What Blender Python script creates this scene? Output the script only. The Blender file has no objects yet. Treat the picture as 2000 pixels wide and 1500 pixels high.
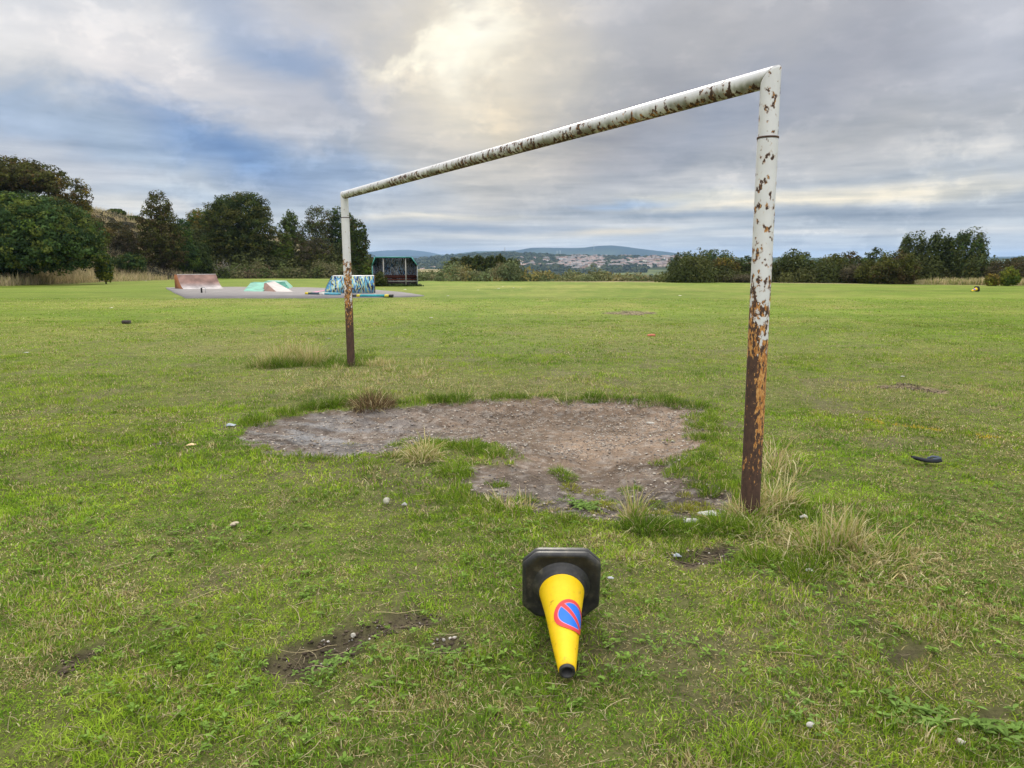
import bpy, math
import numpy as np
from mathutils import Vector
C = bpy.context.scene
R = math.radians
# ------------------------------------------------------------ camera
FPX = 1444.0          # focal length in photo pixels (2000 wide)
HCAM = 1.48
PITCH = math.atan(237.0 / FPX)
SP, CP = math.sin(PITCH), math.cos(PITCH)
cd = bpy.data.cameras.new('camera'); cam = bpy.data.objects.new('camera', cd); C.collection.objects.link(cam)
cam.location = (0, 0, HCAM); cam.rotation_euler = (math.pi/2 - PITCH, 0, 0)
cd.sensor_width = 36; cd.lens = 36*FPX/2000; cd.clip_start = .05; cd.clip_end = 40000
C.camera = cam
C.view_settings.view_transform = 'Standard'; C.view_settings.look = 'None'
C.view_settings.exposure = 0.08; C.view_settings.gamma = 1

def s2l(c):
    c = np.asarray(c, float)/255.0
    return np.where(c <= .04045, c/12.92, ((c+.055)/1.055)**2.4)
def lin(r, g, b): return tuple(float(v) for v in s2l((r, g, b)))
def ray(px, py):
    x = (px-1000)/FPX; y = (750-py)/FPX
    return x, CP+SP*y, -SP+CP*y
def azel(px, py):
    x, y, z = ray(px, py)
    return math.atan2(x, y), math.atan2(z, math.hypot(x, y))

# ------------------------------------------------------------ world
SUN_AZ, SUN_EL = R(-3.0), R(32)
w = bpy.data.worlds.new("World"); C.world = w; w.use_nodes = True
nt = w.node_tree; N = nt.nodes; L = nt.links
N.clear()
def nd(t, **k):
    n = N.new(t)
    for a, b in k.items(): setattr(n, a, b)
    return n
def math_(op, a, b=None, c=None, clamp=False):
    n = nd('ShaderNodeMath', operation=op); n.use_clamp = clamp
    for i, v in enumerate((a, b, c)):
        if v is None: continue
        if hasattr(v, 'links') or hasattr(v, 'node'): L.new(v, n.inputs[i])
        else: n.inputs[i].default_value = v
    return n.outputs[0]
def mixc(f, a, b, mode='MIX'):
    n = nd('ShaderNodeMix', data_type='RGBA', blend_type=mode); n.clamp_factor = True
    for i, v in ((0, f), (6, a), (7, b)):
        if hasattr(v, 'node'): L.new(v, n.inputs[i])
        else: n.inputs[i].default_value = v if i == 0 else (*v, 1)
    return n.outputs[2]
def maprange(v, a, b, c, d, smooth=True):
    n = nd('ShaderNodeMapRange'); n.interpolation_type = 'SMOOTHSTEP' if smooth else 'LINEAR'
    L.new(v, n.inputs[0])
    for i, x in enumerate((a, b, c, d)): n.inputs[1+i].default_value = x
    return n.outputs[0]
tc = nd('ShaderNodeTexCoord')
sep = nd('ShaderNodeSeparateXYZ'); L.new(tc.outputs['Generated'], sep.inputs[0])
az = math_('ARCTAN2', sep.outputs[0], sep.outputs[1])
el = math_('ARCSINE', sep.outputs[2])
elp = math_('MAXIMUM', el, 0.0)
# cloud sheet coordinates: streaks packed towards the horizon
lg = math_('LOGARITHM', math_('ADD', elp, .06), math.e)
cmb = nd('ShaderNodeCombineXYZ')
L.new(math_('MULTIPLY', az, 2.2), cmb.inputs[0]); L.new(math_('MULTIPLY', lg, 3.0), cmb.inputs[1])
cmb2 = nd('ShaderNodeCombineXYZ')
L.new(math_('MULTIPLY', az, 1.0), cmb2.inputs[0]); L.new(math_('MULTIPLY', el, 1.6), cmb2.inputs[1])
def noise(vec, scale, detail, rough, dist=0, off=(0, 0, 0), color=False):
    m = nd('ShaderNodeMapping'); L.new(vec, m.inputs[0]); m.inputs[1].default_value = off
    n = nd('ShaderNodeTexNoise')
    n.inputs['Scale'].default_value = scale; n.inputs['Detail'].default_value = detail
    n.inputs['Roughness'].default_value = rough; n.inputs['Distortion'].default_value = dist
    L.new(m.outputs[0], n.inputs['Vector'])
    return n.outputs['Color' if color else 0]
wob = noise(cmb2.outputs[0], 5.0, 5, .6, .4, color=True)
vm = nd('ShaderNodeVectorMath', operation='SUBTRACT'); L.new(wob, vm.inputs[0]); vm.inputs[1].default_value = (.5, .5, .5)
vs = nd('ShaderNodeVectorMath', operation='SCALE'); L.new(vm.outputs[0], vs.inputs[0]); vs.inputs['Scale'].default_value = .17
azel_v = nd('ShaderNodeCombineXYZ'); L.new(az, azel_v.inputs[0]); L.new(el, azel_v.inputs[1])
flat = nd('ShaderNodeVectorMath', operation='MULTIPLY'); fl_ = nd('ShaderNodeCombineXYZ'); fl_.inputs[0].default_value = 1
L.new(maprange(el, R(.5), R(15), .07, 1.0), fl_.inputs[1]); L.new(vs.outputs[0], flat.inputs[0]); L.new(fl_.outputs[0], flat.inputs[1])
va = nd('ShaderNodeVectorMath', operation='ADD'); L.new(azel_v.outputs[0], va.inputs[0]); L.new(flat.outputs[0], va.inputs[1])
WV = va.outputs[0]
def blob(px, py, rx, ry, rot, soft=1.0):
    a, e = azel(px, py)
    m = nd('ShaderNodeMapping', vector_type='TEXTURE'); L.new(WV, m.inputs[0])
    m.inputs['Location'].default_value = (a, e, 0); m.inputs['Rotation'].default_value = (0, 0, R(rot))
    m.inputs['Scale'].default_value = (rx/FPX, ry/FPX, 1)
    ln = nd('ShaderNodeVectorMath', operation='LENGTH'); L.new(m.outputs[0], ln.inputs[0])
    return maprange(ln.outputs['Value'], 0.0, 1.0, soft, 0.0)
# base colour by elevation
cr = nd('ShaderNodeValToRGB'); L.new(math_('DIVIDE', elp, R(30)), cr.inputs[0])
els = cr.color_ramp.elements
stops = [(0.0, (190, 201, 212)), (.1, (192, 200, 208)), (.22, (186, 192, 200)), (.42, (168, 172, 180)), (.7, (184, 186, 196)), (1, (205, 207, 212))]
while len(els) < len(stops): els.new(.5)
for e_, (p, c) in zip(els, stops): e_.position = p; e_.color = (*lin(*c), 1)
col = cr.outputs[0]
SKY = [  # px, py, rx, ry, rotation, colour, strength
    (1650, 130, 520, 240, 12, (160, 163, 175), .95), (1380, 60, 300, 130, 10, (176, 176, 180), .7), (1950, 60, 160, 200, 0, (196, 200, 212), .8),
    (1180, 280, 380, 180, 12, (150, 150, 157), .95), (1000, 400, 420, 60, 6, (160, 168, 182), .8),
    (1650, 280, 420, 70, 4, (176, 177, 180), .8), (1380, 240, 280, 110, 25, (148, 157, 176), .8),
    (120, 60, 520, 170, -6, (236, 235, 236), 1), (60, -60, 500, 120, 0, (215, 219, 228), .6),
    (330, 150, 330, 100, -22, (214, 213, 218), .85),
    (0, 235, 330, 80, -8, (160, 178, 208), .9), (230, 275, 420, 90, -12, (158, 178, 204), .85),
    (480, 300, 320, 75, -18, (104, 142, 194), .95), (690, 340, 250, 50, -14, (136, 162, 198), .9),
    (450, 30, 240, 110, -30, (176, 188, 210), .8), (610, 140, 270, 100, -28, (128, 154, 194), 1),
    (540, 210, 260, 70, -28, (180, 184, 198), .7), (780, 250, 300, 90, -28, (176, 178, 188), .8),
    (200, 385, 330, 42, -6, (204, 208, 214), .9), (130, 320, 260, 40, -6, (192, 196, 206), .7),
    (420, 385, 300, 26, -5, (168, 186, 208), .7), (250, 395, 160, 26, -5, (222, 220, 214), .7),
    (560, 20, 260, 90, -20, (206, 206, 212), .5), (880, -30, 420, 110, 0, (214, 212, 210), .7),
    (960, 210, 350, 290, 80, (208, 201, 188), .85), (900, 120, 300, 190, 10, (228, 220, 202), .9),
    (915, 90, 150, 80, 25, (255, 252, 238), .95), (830, 115, 150, 32, 5, (255, 250, 232), .85), (960, 105, 70, 30, 50, (250, 244, 226), .6), (900, 45, 60, 30, 0, (190, 186, 184), .5),
    (1000, 240, 100, 90, 0, (222, 208, 180), .5),
    (1600, 388, 560, 30, 3, (238, 230, 210), 1), (1330, 384, 200, 18, 0, (222, 220, 208), .8),
    (1220, 397, 160, 14, 2, (160, 184, 214), .9), (1750, 416, 420, 24, 1, (152, 163, 178), 1),
    (1350, 417, 520, 20, 0, (150, 163, 180), 1), (1150, 436, 420, 10, 0, (196, 200, 206), .7),
    (1700, 452, 520, 14, 0, (222, 222, 220), .9), (880, 424, 260, 10, 0, (218, 214, 202), .8),
    (870, 446, 360, 14, 0, (142, 158, 180), 1), (1500, 465, 500, 8, 0, (172, 183, 196), .8), (1180, 452, 190, 12, 3, (226, 216, 196), .9),
    (960, 463, 260, 8, 0, (208, 208, 204), .7), (1600, 476, 500, 12, 0, (200, 208, 216), .7), (1500, 340, 500, 30, 5, (204, 204, 206), .7), (1850, 310, 300, 22, 4, (210, 210, 210), .7),
]
for (px, py, rx, ry, rot, c, s) in SKY:
    col = mixc(blob(px, py, rx, ry, rot, s), col, lin(*c))
# cloud texture: fine streaks and soft lumps, relative
n1 = noise(cmb.outputs[0], 2.6, 7, .55, .3)
n2 = noise(cmb.outputs[0], 7.5, 5, .5, .1, (3, 1, 0))
n3 = noise(cmb2.outputs[0], 7.0, 7, .58, .25, (0, 5, 0))
lowf = maprange(el, R(3), R(16), 1.0, .22)
hif = maprange(el, R(2), R(12), 0.0, .55)
mul = math_('ADD', math_('MULTIPLY', math_('SUBTRACT', n1, .5), 1.05), math_('MULTIPLY', math_('SUBTRACT', n2, .5), .40))
n4 = noise(cmb2.outputs[0], 13.0, 8, .62, .1, (7, 2, 0))
puff = math_('MULTIPLY', maprange(n4, .48, .62, -.5, .5), math_('MULTIPLY', maprange(n3, .42, .6, .25, 1), .10))
mul = math_('ADD', mul, math_('MULTIPLY', puff, 1.4))
mul = math_('ADD', math_('ADD', math_('MULTIPLY', mul, lowf), math_('MULTIPLY', math_('SUBTRACT', n3, .5), hif)), 1.0)
mul = math_('ADD', mul, puff)
tint = nd('ShaderNodeCombineXYZ')
for i, p in enumerate((1.15, 1.0, .80)): L.new(math_('POWER', mul, p), tint.inputs[i])
col = mixc(1.0, col, tint.outputs[0], 'MULTIPLY')
# brighter overhead and behind: gain added to the unseen sky to light lawn and posts
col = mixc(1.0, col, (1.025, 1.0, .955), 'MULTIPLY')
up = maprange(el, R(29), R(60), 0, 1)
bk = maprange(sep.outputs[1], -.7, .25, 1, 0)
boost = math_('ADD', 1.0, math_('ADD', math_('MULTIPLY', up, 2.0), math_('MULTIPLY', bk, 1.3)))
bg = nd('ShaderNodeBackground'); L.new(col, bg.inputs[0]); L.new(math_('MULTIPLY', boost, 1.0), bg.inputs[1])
sky = nd('ShaderNodeTexSky', sky_type='NISHITA'); sky.sun_disc = False; sky.sun_elevation = SUN_EL; sky.sun_rotation = SUN_AZ
bg2 = nd('ShaderNodeBackground'); L.new(sky.outputs[0], bg2.inputs[0]); bg2.inputs[1].default_value = .003
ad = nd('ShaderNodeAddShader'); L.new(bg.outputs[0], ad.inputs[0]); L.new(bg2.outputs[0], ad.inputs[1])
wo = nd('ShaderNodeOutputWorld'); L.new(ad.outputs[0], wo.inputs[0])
w.cycles.sampling_method = 'MANUAL'; w.cycles.sample_map_resolution = 512
# ------------------------------------------------------------ sun behind thin cloud
sd = bpy.data.lights.new('sun', 'SUN'); so = bpy.data.objects.new('sun', sd); C.collection.objects.link(so)
sd.energy = 3.0; sd.angle = R(8); sd.color = (1, .93, .80)
sv = Vector((math.sin(SUN_AZ)*math.cos(SUN_EL), math.cos(SUN_AZ)*math.cos(SUN_EL), math.sin(SUN_EL)))
so.rotation_euler = sv.to_track_quat('Z', 'Y').to_euler(); so.location = (0, 0, 60)
C.cycles.volume_bounces = 0; C.cycles.max_bounces = 6; C.cycles.transparent_max_bounces = 4

# ============================================================ helpers
def ihash(ix, iy, s):
    h = (ix.astype(np.int64)*374761393 + iy.astype(np.int64)*668265263 + s*2147483647*3) & 0xffffffff
    h = ((h ^ (h >> 13))*1274126177) & 0xffffffff
    h = ((h ^ (h >> 16))*2246822519) & 0xffffffff
    return ((h ^ (h >> 15)) & 0xffffff)/float(0xffffff)
def vnoise(x, y, s=0):
    x = np.asarray(x, float); y = np.asarray(y, float)
    ix = np.floor(x); iy = np.floor(y); fx = x-ix; fy = y-iy
    fx = fx*fx*(3-2*fx); fy = fy*fy*(3-2*fy)
    a = ihash(ix, iy, s); b = ihash(ix+1, iy, s); c = ihash(ix, iy+1, s); d = ihash(ix+1, iy+1, s)
    return (a*(1-fx)+b*fx)*(1-fy)+(c*(1-fx)+d*fx)*fy
def fbm(x, y, s=0, o=4):
    v = 0; a = 1; t = 0
    for i in range(o):
        v = v+a*vnoise(x*2**i+17*i, y*2**i-9*i, s+i); t += a; a *= .5
    return v/t
def sst(a, b, x):
    t = np.clip((x-a)/(b-a), 0, 1); return t*t*(3-2*t)

def mesh_np(name, verts, faces, mat=None, parent=None, cols=None, smooth=False, attrs=None, mats=None, fmat=None):
    """faces: list of int arrays (n,k). world verts; a child is stored relative to its parent"""
    me = bpy.data.meshes.new(name)
    verts = np.asarray(verts, np.float64)
    if parent is not None: verts = verts-np.array(parent.location)
    if isinstance(faces, np.ndarray): faces = [faces]
    faces = [np.asarray(f, np.int32) for f in faces if len(f)]
    tot = np.concatenate([np.full(len(f), f.shape[1]) for f in faces])
    idx = np.concatenate([f.ravel() for f in faces])
    me.vertices.add(len(verts)); me.vertices.foreach_set('co', verts.astype(np.float32).ravel())
    me.loops.add(len(idx)); me.loops.foreach_set('vertex_index', idx.astype(np.int32))
    me.polygons.add(len(tot)); st = np.zeros(len(tot), np.int32); st[1:] = np.cumsum(tot)[:-1]
    me.polygons.foreach_set('loop_start', st)
    me.update(calc_edges=True)
    if cols is not None:
        a = me.color_attributes.new('Col', 'FLOAT_COLOR', 'POINT')
        c4 = np.ones((len(verts), 4), np.float32); c4[:, :3] = np.clip(cols, 0, 1); a.data.foreach_set('color', c4.ravel())
    for k, v in (attrs or {}).items():
        a = me.attributes.new(k, 'FLOAT', 'POINT'); a.data.foreach_set('value', np.asarray(v, np.float32))
    if mats:
        for m in mats: me.materials.append(m)
        if fmat is not None: me.polygons.foreach_set('material_index', np.asarray(fmat, np.int32))
    elif mat is not None: me.materials.append(mat)
    if smooth: me.polygons.foreach_set('use_smooth', np.ones(len(tot), bool))
    o = bpy.data.objects.new(name, me); C.collection.objects.link(o)
    if parent is not None: o.parent = parent
    return o
def tag(o, label=None, cat=None, group=None, kind=None):
    if label: o['label'] = label
    if cat: o['category'] = cat
    if group: o['group'] = group
    if kind: o['kind'] = kind
    return o
def thing(name, loc, label, cat, group=None):
    o = bpy.data.objects.new(name, None); C.collection.objects.link(o); o.location = loc; o.empty_display_size = .2
    return tag(o, label, cat, group)
class MB:
    """collects shapes, then links them as one mesh"""
    def __init__(s): s.v = []; s.f = {}; s.n = 0; s.c = []; s.m = []
    def add(s, verts, faces, col=(.5, .5, .5)):
        verts = np.asarray(verts, float); s.v.append(verts)
        for f in faces: s.f.setdefault(len(f), []).append([i+s.n for i in f])
        c = np.asarray(col, float)
        s.c.append(np.tile(c, (len(verts), 1)) if c.ndim == 1 else c); s.n += len(verts)
        return s
    def box(s, c, size, rot=0.0, col=(.5, .5, .5), taper=1.0):
        x, y, z = [q/2 for q in size]; P = []
        for k in (-1, 1):
            t = taper if k == 1 else 1
            for a, b in ((-1, -1), (1, -1), (1, 1), (-1, 1)): P.append((a*x*t, b*y*t, k*z))
        P = np.array(P); cr, sr = math.cos(rot), math.sin(rot)
        P = np.c_[P[:, 0]*cr-P[:, 1]*sr, P[:, 0]*sr+P[:, 1]*cr, P[:, 2]]+np.array(c)
        return s.add(P, [(3, 2, 1, 0), (4, 5, 6, 7), (0, 1, 5, 4), (1, 2, 6, 5), (2, 3, 7, 6), (3, 0, 4, 7)], col)
    def tube(s, pts, rad, n=8, col=(.5, .5, .5), cap=True):
        pts = np.asarray(pts, float); rad = np.broadcast_to(np.asarray(rad, float), (len(pts),))
        V = []; t = np.gradient(pts, axis=0); t /= np.linalg.norm(t, axis=1)[:, None]+1e-9
        u = np.cross(t[0], (0, 0, 1.0))
        if np.linalg.norm(u) < .1: u = np.cross(t[0], (0, 1.0, 0))
        for i in range(len(pts)):
            u = u-t[i]*np.dot(u, t[i]); u /= np.linalg.norm(u)+1e-9; v = np.cross(t[i], u)
            for k in range(n):
                a = 2*math.pi*k/n; V.append(pts[i]+rad[i]*(math.cos(a)*u+math.sin(a)*v))
        F = [(i*n+k, i*n+(k+1) % n, (i+1)*n+(k+1) % n, (i+1)*n+k) for i in range(len(pts)-1) for k in range(n)]
        if cap: F += [tuple(range(n))[::-1], tuple((len(pts)-1)*n+k for k in range(n))]
        return s.add(V, F, col)
    def prism(s, poly, h, axis_o, ax, ay, az_, col=(.5, .5, .5)):
        """poly (u,v) in plane ax,ay at axis_o, extruded h along az_"""
        o = np.array(axis_o, float); ax, ay, az_ = map(lambda q: np.array(q, float), (ax, ay, az_)); n = len(poly)
        a = [o+ax*p[0]+ay*p[1] for p in poly]; b = [q+az_*h for q in a]
        F = [tuple(range(n))[::-1], tuple(range(n, 2*n))]+[(i, (i+1) % n, n+(i+1) % n, n+i) for i in range(n)]
        return s.add(a+b, F, col)
    def build(s, name, mat, parent=None, smooth=False):
        return mesh_np(name, np.concatenate(s.v), [np.array(v) for v in s.f.values()], mat, parent, np.concatenate(s.c), smooth)

# ---- materials
def newmat(name):
    m = bpy.data.materials.new(name); m.use_nodes = True
    return m, m.node_tree
def mat_vc(name, rough=.9, spec=.2, namt=.25, nscale=30, transl=0.0, bump=0.0, metal=0.0, bscale=None):
    """surface coloured by its own Col attribute with procedural mottling"""
    m, t = newmat(name); b = t.nodes['Principled BSDF']
    at = t.nodes.new('ShaderNodeAttribute'); at.attribute_name = 'Col'
    out = at.outputs['Color']
    tcn = t.nodes.new('ShaderNodeTexCoord')
    if namt > 0:
        no = t.nodes.new('ShaderNodeTexNoise'); no.inputs['Scale'].default_value = nscale; no.inputs['Detail'].default_value = 5
        t.links.new(tcn.outputs['Object'], no.inputs['Vector'])
        mr = t.nodes.new('ShaderNodeMapRange'); mr.inputs[1].default_value = .25; mr.inputs[2].default_value = .75
        mr.inputs[3].default_value = 1-namt; mr.inputs[4].default_value = 1+namt; t.links.new(no.outputs[0], mr.inputs[0])
        mx = t.nodes.new('ShaderNodeVectorMath'); mx.operation = 'SCALE'; t.links.new(out, mx.inputs[0]); t.links.new(mr.outputs[0], mx.inputs['Scale'])
        out = mx.outputs[0]
    t.links.new(out, b.inputs['Base Color'])
    b.inputs['Roughness'].default_value = rough; b.inputs['Specular IOR Level'].default_value = spec; b.inputs['Metallic'].default_value = metal
    if bump > 0:
        n2_ = t.nodes.new('ShaderNodeTexNoise'); n2_.inputs['Scale'].default_value = bscale or nscale*2; n2_.inputs['Detail'].default_value = 6
        t.links.new(tcn.outputs['Object'], n2_.inputs['Vector'])
        bp = t.nodes.new('ShaderNodeBump'); bp.inputs['Distance'].default_value = bump; bp.inputs['Strength'].default_value = 1
        t.links.new(n2_.outputs[0], bp.inputs['Height']); t.links.new(bp.outputs[0], b.inputs['Normal'])
    if transl > 0:
        tr = t.nodes.new('ShaderNodeBsdfTranslucent'); t.links.new(out, tr.inputs[0])
        ms = t.nodes.new('ShaderNodeMixShader'); ms.inputs[0].default_value = transl
        t.links.new(b.outputs[0], ms.inputs[1]); t.links.new(tr.outputs[0], ms.inputs[2])
        t.links.new(ms.outputs[0], t.nodes['Material Output'].inputs['Surface'])
    return m
M_grass = mat_vc('grass_blades', .9, .06, 0, 1, .28)
M_leaf = mat_vc('tree_leaves', .9, .08, 0, 1, .22)
M_bark = mat_vc('bark', .95, .1, .3, 6)
M_stone = mat_vc('stone', .9, .2, .25, 60)
M_plain = mat_vc('weathered_surface', .85, .25, .2, 8)
M_far = mat_vc('far_hillside', .95, .0, .12, .02)
# ============================================================ terrain shape
SL = 0.0062
def edge_y(X):   # where the mown field ends
    return np.interp(X, (-21, -8, 5, 22, 40, 60), (97, 80, 74, 69, 58, 52))
def bank(X, Y):
    d = np.maximum(-38.5+.0*Y-X, np.where(X < -12, Y-97, -99))
    d = np.where((X < -12) & (Y > 97) & (X < -38.5), np.hypot(np.maximum(Y-97, 0), np.maximum(-38.5-X, 0)), d)
    d = np.where((X < -38.5) & (Y <= 97), -38.5-X, d)
    top = np.interp(X, (-75, -55, -40, -30, -24), (10, 8.5, 4.5, 1.2, 0))
    return sst(0, 15, d)*top*sst(-.19, -.29, X/np.maximum(Y, 1)), d
def zfield(X, Y): return -SL*np.maximum(0, Y-12)
def zf(X, Y):
    X = np.asarray(X, float); Y = np.asarray(Y, float)
    z = zfield(X, np.minimum(Y, 140))
    b, _ = bank(X, Y)
    d = Y-edge_y(X)
    right = sst(-16, -8, X)
    fall = np.where(d > 0, -.0016*np.minimum(d, 90)**1.9-.16*np.maximum(d-90, 0), 0)*right
    fall = np.maximum(fall, -62)
    far = sst(260, 700, Y)
    return (z+b+fall)*(1-far)+(-60)*far
def gp(px, py):
    """point of the field seen at a photo pixel"""
    px = np.asarray(px, float); py = np.asarray(py, float)
    x, y, z = (px-1000)/FPX, CP+SP*(750-py)/FPX, -SP+CP*(750-py)/FPX
    t = -HCAM/z
    for _ in range(12):
        t = np.where(t*y > 12, (HCAM-SL*12)/(-z-SL*y), -HCAM/z)
    return t*x, t*y, zfield(t*x, t*y)
def G(px, py): a = gp(px, py); return np.array([float(a[0]), float(a[1]), float(a[2])])
def at(px, py, Y):
    x, y, z = ray(px, py); return np.array([x/y*Y, Y, HCAM+z/y*Y])
def poly_g(pts):
    p = np.array(pts, float); x, y, _ = gp(p[:, 0], p[:, 1]); return np.c_[x, y]
DIRT = [poly_g(p) for p in (
    [(468, 848), (490, 832), (520, 822), (560, 812), (620, 804), (700, 799), (800, 793), (880, 788), (930, 782), (1000, 779), (1100, 778), (1200, 779), (1290, 783), (1350, 786), (1376, 800), (1362, 828),
     (1370, 848), (1352, 868), (1322, 884), (1340, 905), (1368, 925), (1378, 948), (1430, 962), (1450, 985), (1425, 1012), (1330, 1022), (1250, 1018), (1180, 1016), (1100, 1008),
     (1030, 1000), (970, 984), (932, 964), (918, 938), (944, 914), (985, 905), (1010, 890), (985, 874), (930, 863), (880, 860), (840, 868), (800, 876), (760, 886), (700, 892), (640, 900), (580, 893), (520, 878), (480, 862)],
    [(1300, 1080), (1340, 1068), (1400, 1064), (1440, 1074), (1432, 1090), (1390, 1102), (1340, 1106), (1310, 1098)],
    [(508, 1312), (530, 1280), (590, 1258), (650, 1246), (690, 1232), (750, 1212), (820, 1196), (868, 1206), (850, 1224), (790, 1236), (730, 1250), (705, 1270), (690, 1294), (640, 1302), (570, 1318)],
    [(830, 1270), (850, 1246), (890, 1244), (925, 1258), (900, 1276), (860, 1280)],
    [(1690, 756), (1720, 753), (1770, 746), (1790, 752), (1850, 762), (1820, 767), (1760, 760)],
    [(1170, 612), (1215, 607), (1280, 609), (1275, 613), (1220, 615)],
    [(1485, 884), (1510, 880), (1530, 885), (1505, 892)],
    [(290, 868), (320, 864), (345, 868), (315, 872)],
    [(100, 1310), (130, 1285), (185, 1270), (200, 1282), (160, 1300), (125, 1325)],
    [(1540, 1050), (1580, 1044), (1610, 1052), (1590, 1064), (1555, 1064)],
    [(1730, 1270), (1780, 1255), (1830, 1262), (1800, 1282), (1750, 1290)],
    [(1900, 1400), (1950, 1385), (2000, 1395), (1980, 1420), (1930, 1425)],
)]
def in_poly(P, x, y):
    ins = np.zeros(x.shape, bool); n = len(P)
    for i in range(n):
        x0, y0 = P[i]; x1, y1 = P[(i+1) % n]
        c = ((y0 > y) != (y1 > y)) & (x < (x1-x0)*(y-y0)/(y1-y0+1e-12)+x0); ins ^= c
    return ins
def sdist(P, x, y):
    d = np.full(x.shape, 1e9); n = len(P)
    for i in range(n):
        a = P[i]; b = P[(i+1) % n]; ab = b-a
        t = np.clip(((x-a[0])*ab[0]+(y-a[1])*ab[1])/(ab@ab+1e-12), 0, 1)
        d = np.minimum(d, np.hypot(x-a[0]-t*ab[0], y-a[1]-t*ab[1]))
    return np.where(in_poly(P, x, y), -d, d)
def dirt_d(x, y):
    """signed distance to bare soil: negative inside, main patch first"""
    wa = np.where(y < 4.2, .4, 1.0); wx = x+.20*wa*(fbm(x*7, y*7, 5, 5)-.5)*2; wy = y+.28*wa*(fbm(x*7, y*7, 9, 5)-.5)*2
    best = np.full(x.shape, 9.0); main = np.full(x.shape, 9.0)
    for k, P in enumerate(DIRT):
        lo = P.min(0)-1; hi = P.max(0)+1
        m = (wx > lo[0]) & (wx < hi[0]) & (wy > lo[1]) & (wy < hi[1])
        if m.any():
            s_ = np.full(x.shape, 9.0); s_[m] = sdist(P, wx[m], wy[m]); best = np.minimum(best, s_)
            if k == 0: main = s_
    return best, main
# bald and thin spots, same field for ground colour and blades
def thin(x, y): return sst(.60, .76, fbm(x*1.5, y*1.5, 31, 4))*.9+sst(.66, .78, fbm(x*5, y*4, 33, 3))*.5
def dryness(x, y):
    x = np.asarray(x, float); y = np.asarray(y, float)
    base = sst(.42, .72, fbm(x*.45, y*.3, 41, 4))*.42+sst(.5, .75, fbm(x*2.2, y*1.6, 43, 3))*.35
    for (px, py, rx, ry, s) in ((420, 680, 1.5, 1.2, .7), (600, 740, 2.2, 1.2, .45), (850, 752, 2.6, 1.0, .5), (1150, 748, 2.5, .9, .35), (240, 640, 3.5, 2, .35), (1620, 1080, .8, .6, .5), (60, 1130, .7, .5, .4),
                            (1100, 560, 14, 4, .5), (350, 590, 6, 3, .5), (950, 600, 9, 3, .25), (1750, 760, 1.5, .8, .4), (1950, 1120, .6, .8, .25)):
        cx, cy, _ = gp(px, py); base = base+s*np.exp(-((x-cx)/rx)**2-((y-cy)/ry)**2)
    return np.clip(base, 0, 1)
LA, LB = G(1690, 820), G(2040, 872)     # worn yellow pitch line
def yline(x, y):
    ab = (LB-LA)[:2]; l = np.hypot(*ab); t = ((x-LA[0])*ab[0]+(y-LA[1])*ab[1])/l; d = np.abs((x-LA[0])*ab[1]-(y-LA[1])*ab[0])/l
    return (t > 0) & (t < l*1.6) & (d < .055) & (fbm(x*5, y*5, 77, 2) > .42)
def zg(x, y):
    """full ground height with the worn goal-mouth hollow and small lumps"""
    x = np.asarray(x, float); y = np.asarray(y, float)
    z = zf(x, y)
    near = (np.abs(x) < 14) & (y > -3) & (y < 26)
    if near.any():
        xs, ys = x[near], y[near]; bd, md = dirt_d(xs, ys)
        dz = .030*(fbm(xs*1.3, ys*1.3, 3, 3)-.5)+.016*(fbm(xs*9, ys*9, 4, 3)-.5)+.014*(fbm(xs*22, ys*22, 6, 2)-.5)
        dz -= .105*sst(0, .9, -md)+.022*sst(-.02, .10, -bd)
        dz += np.where(bd < 0, .014*(fbm(xs*4, ys*4, 8, 4)-.5), 0)
        z = z.copy(); z[near] += dz
    return z
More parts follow.
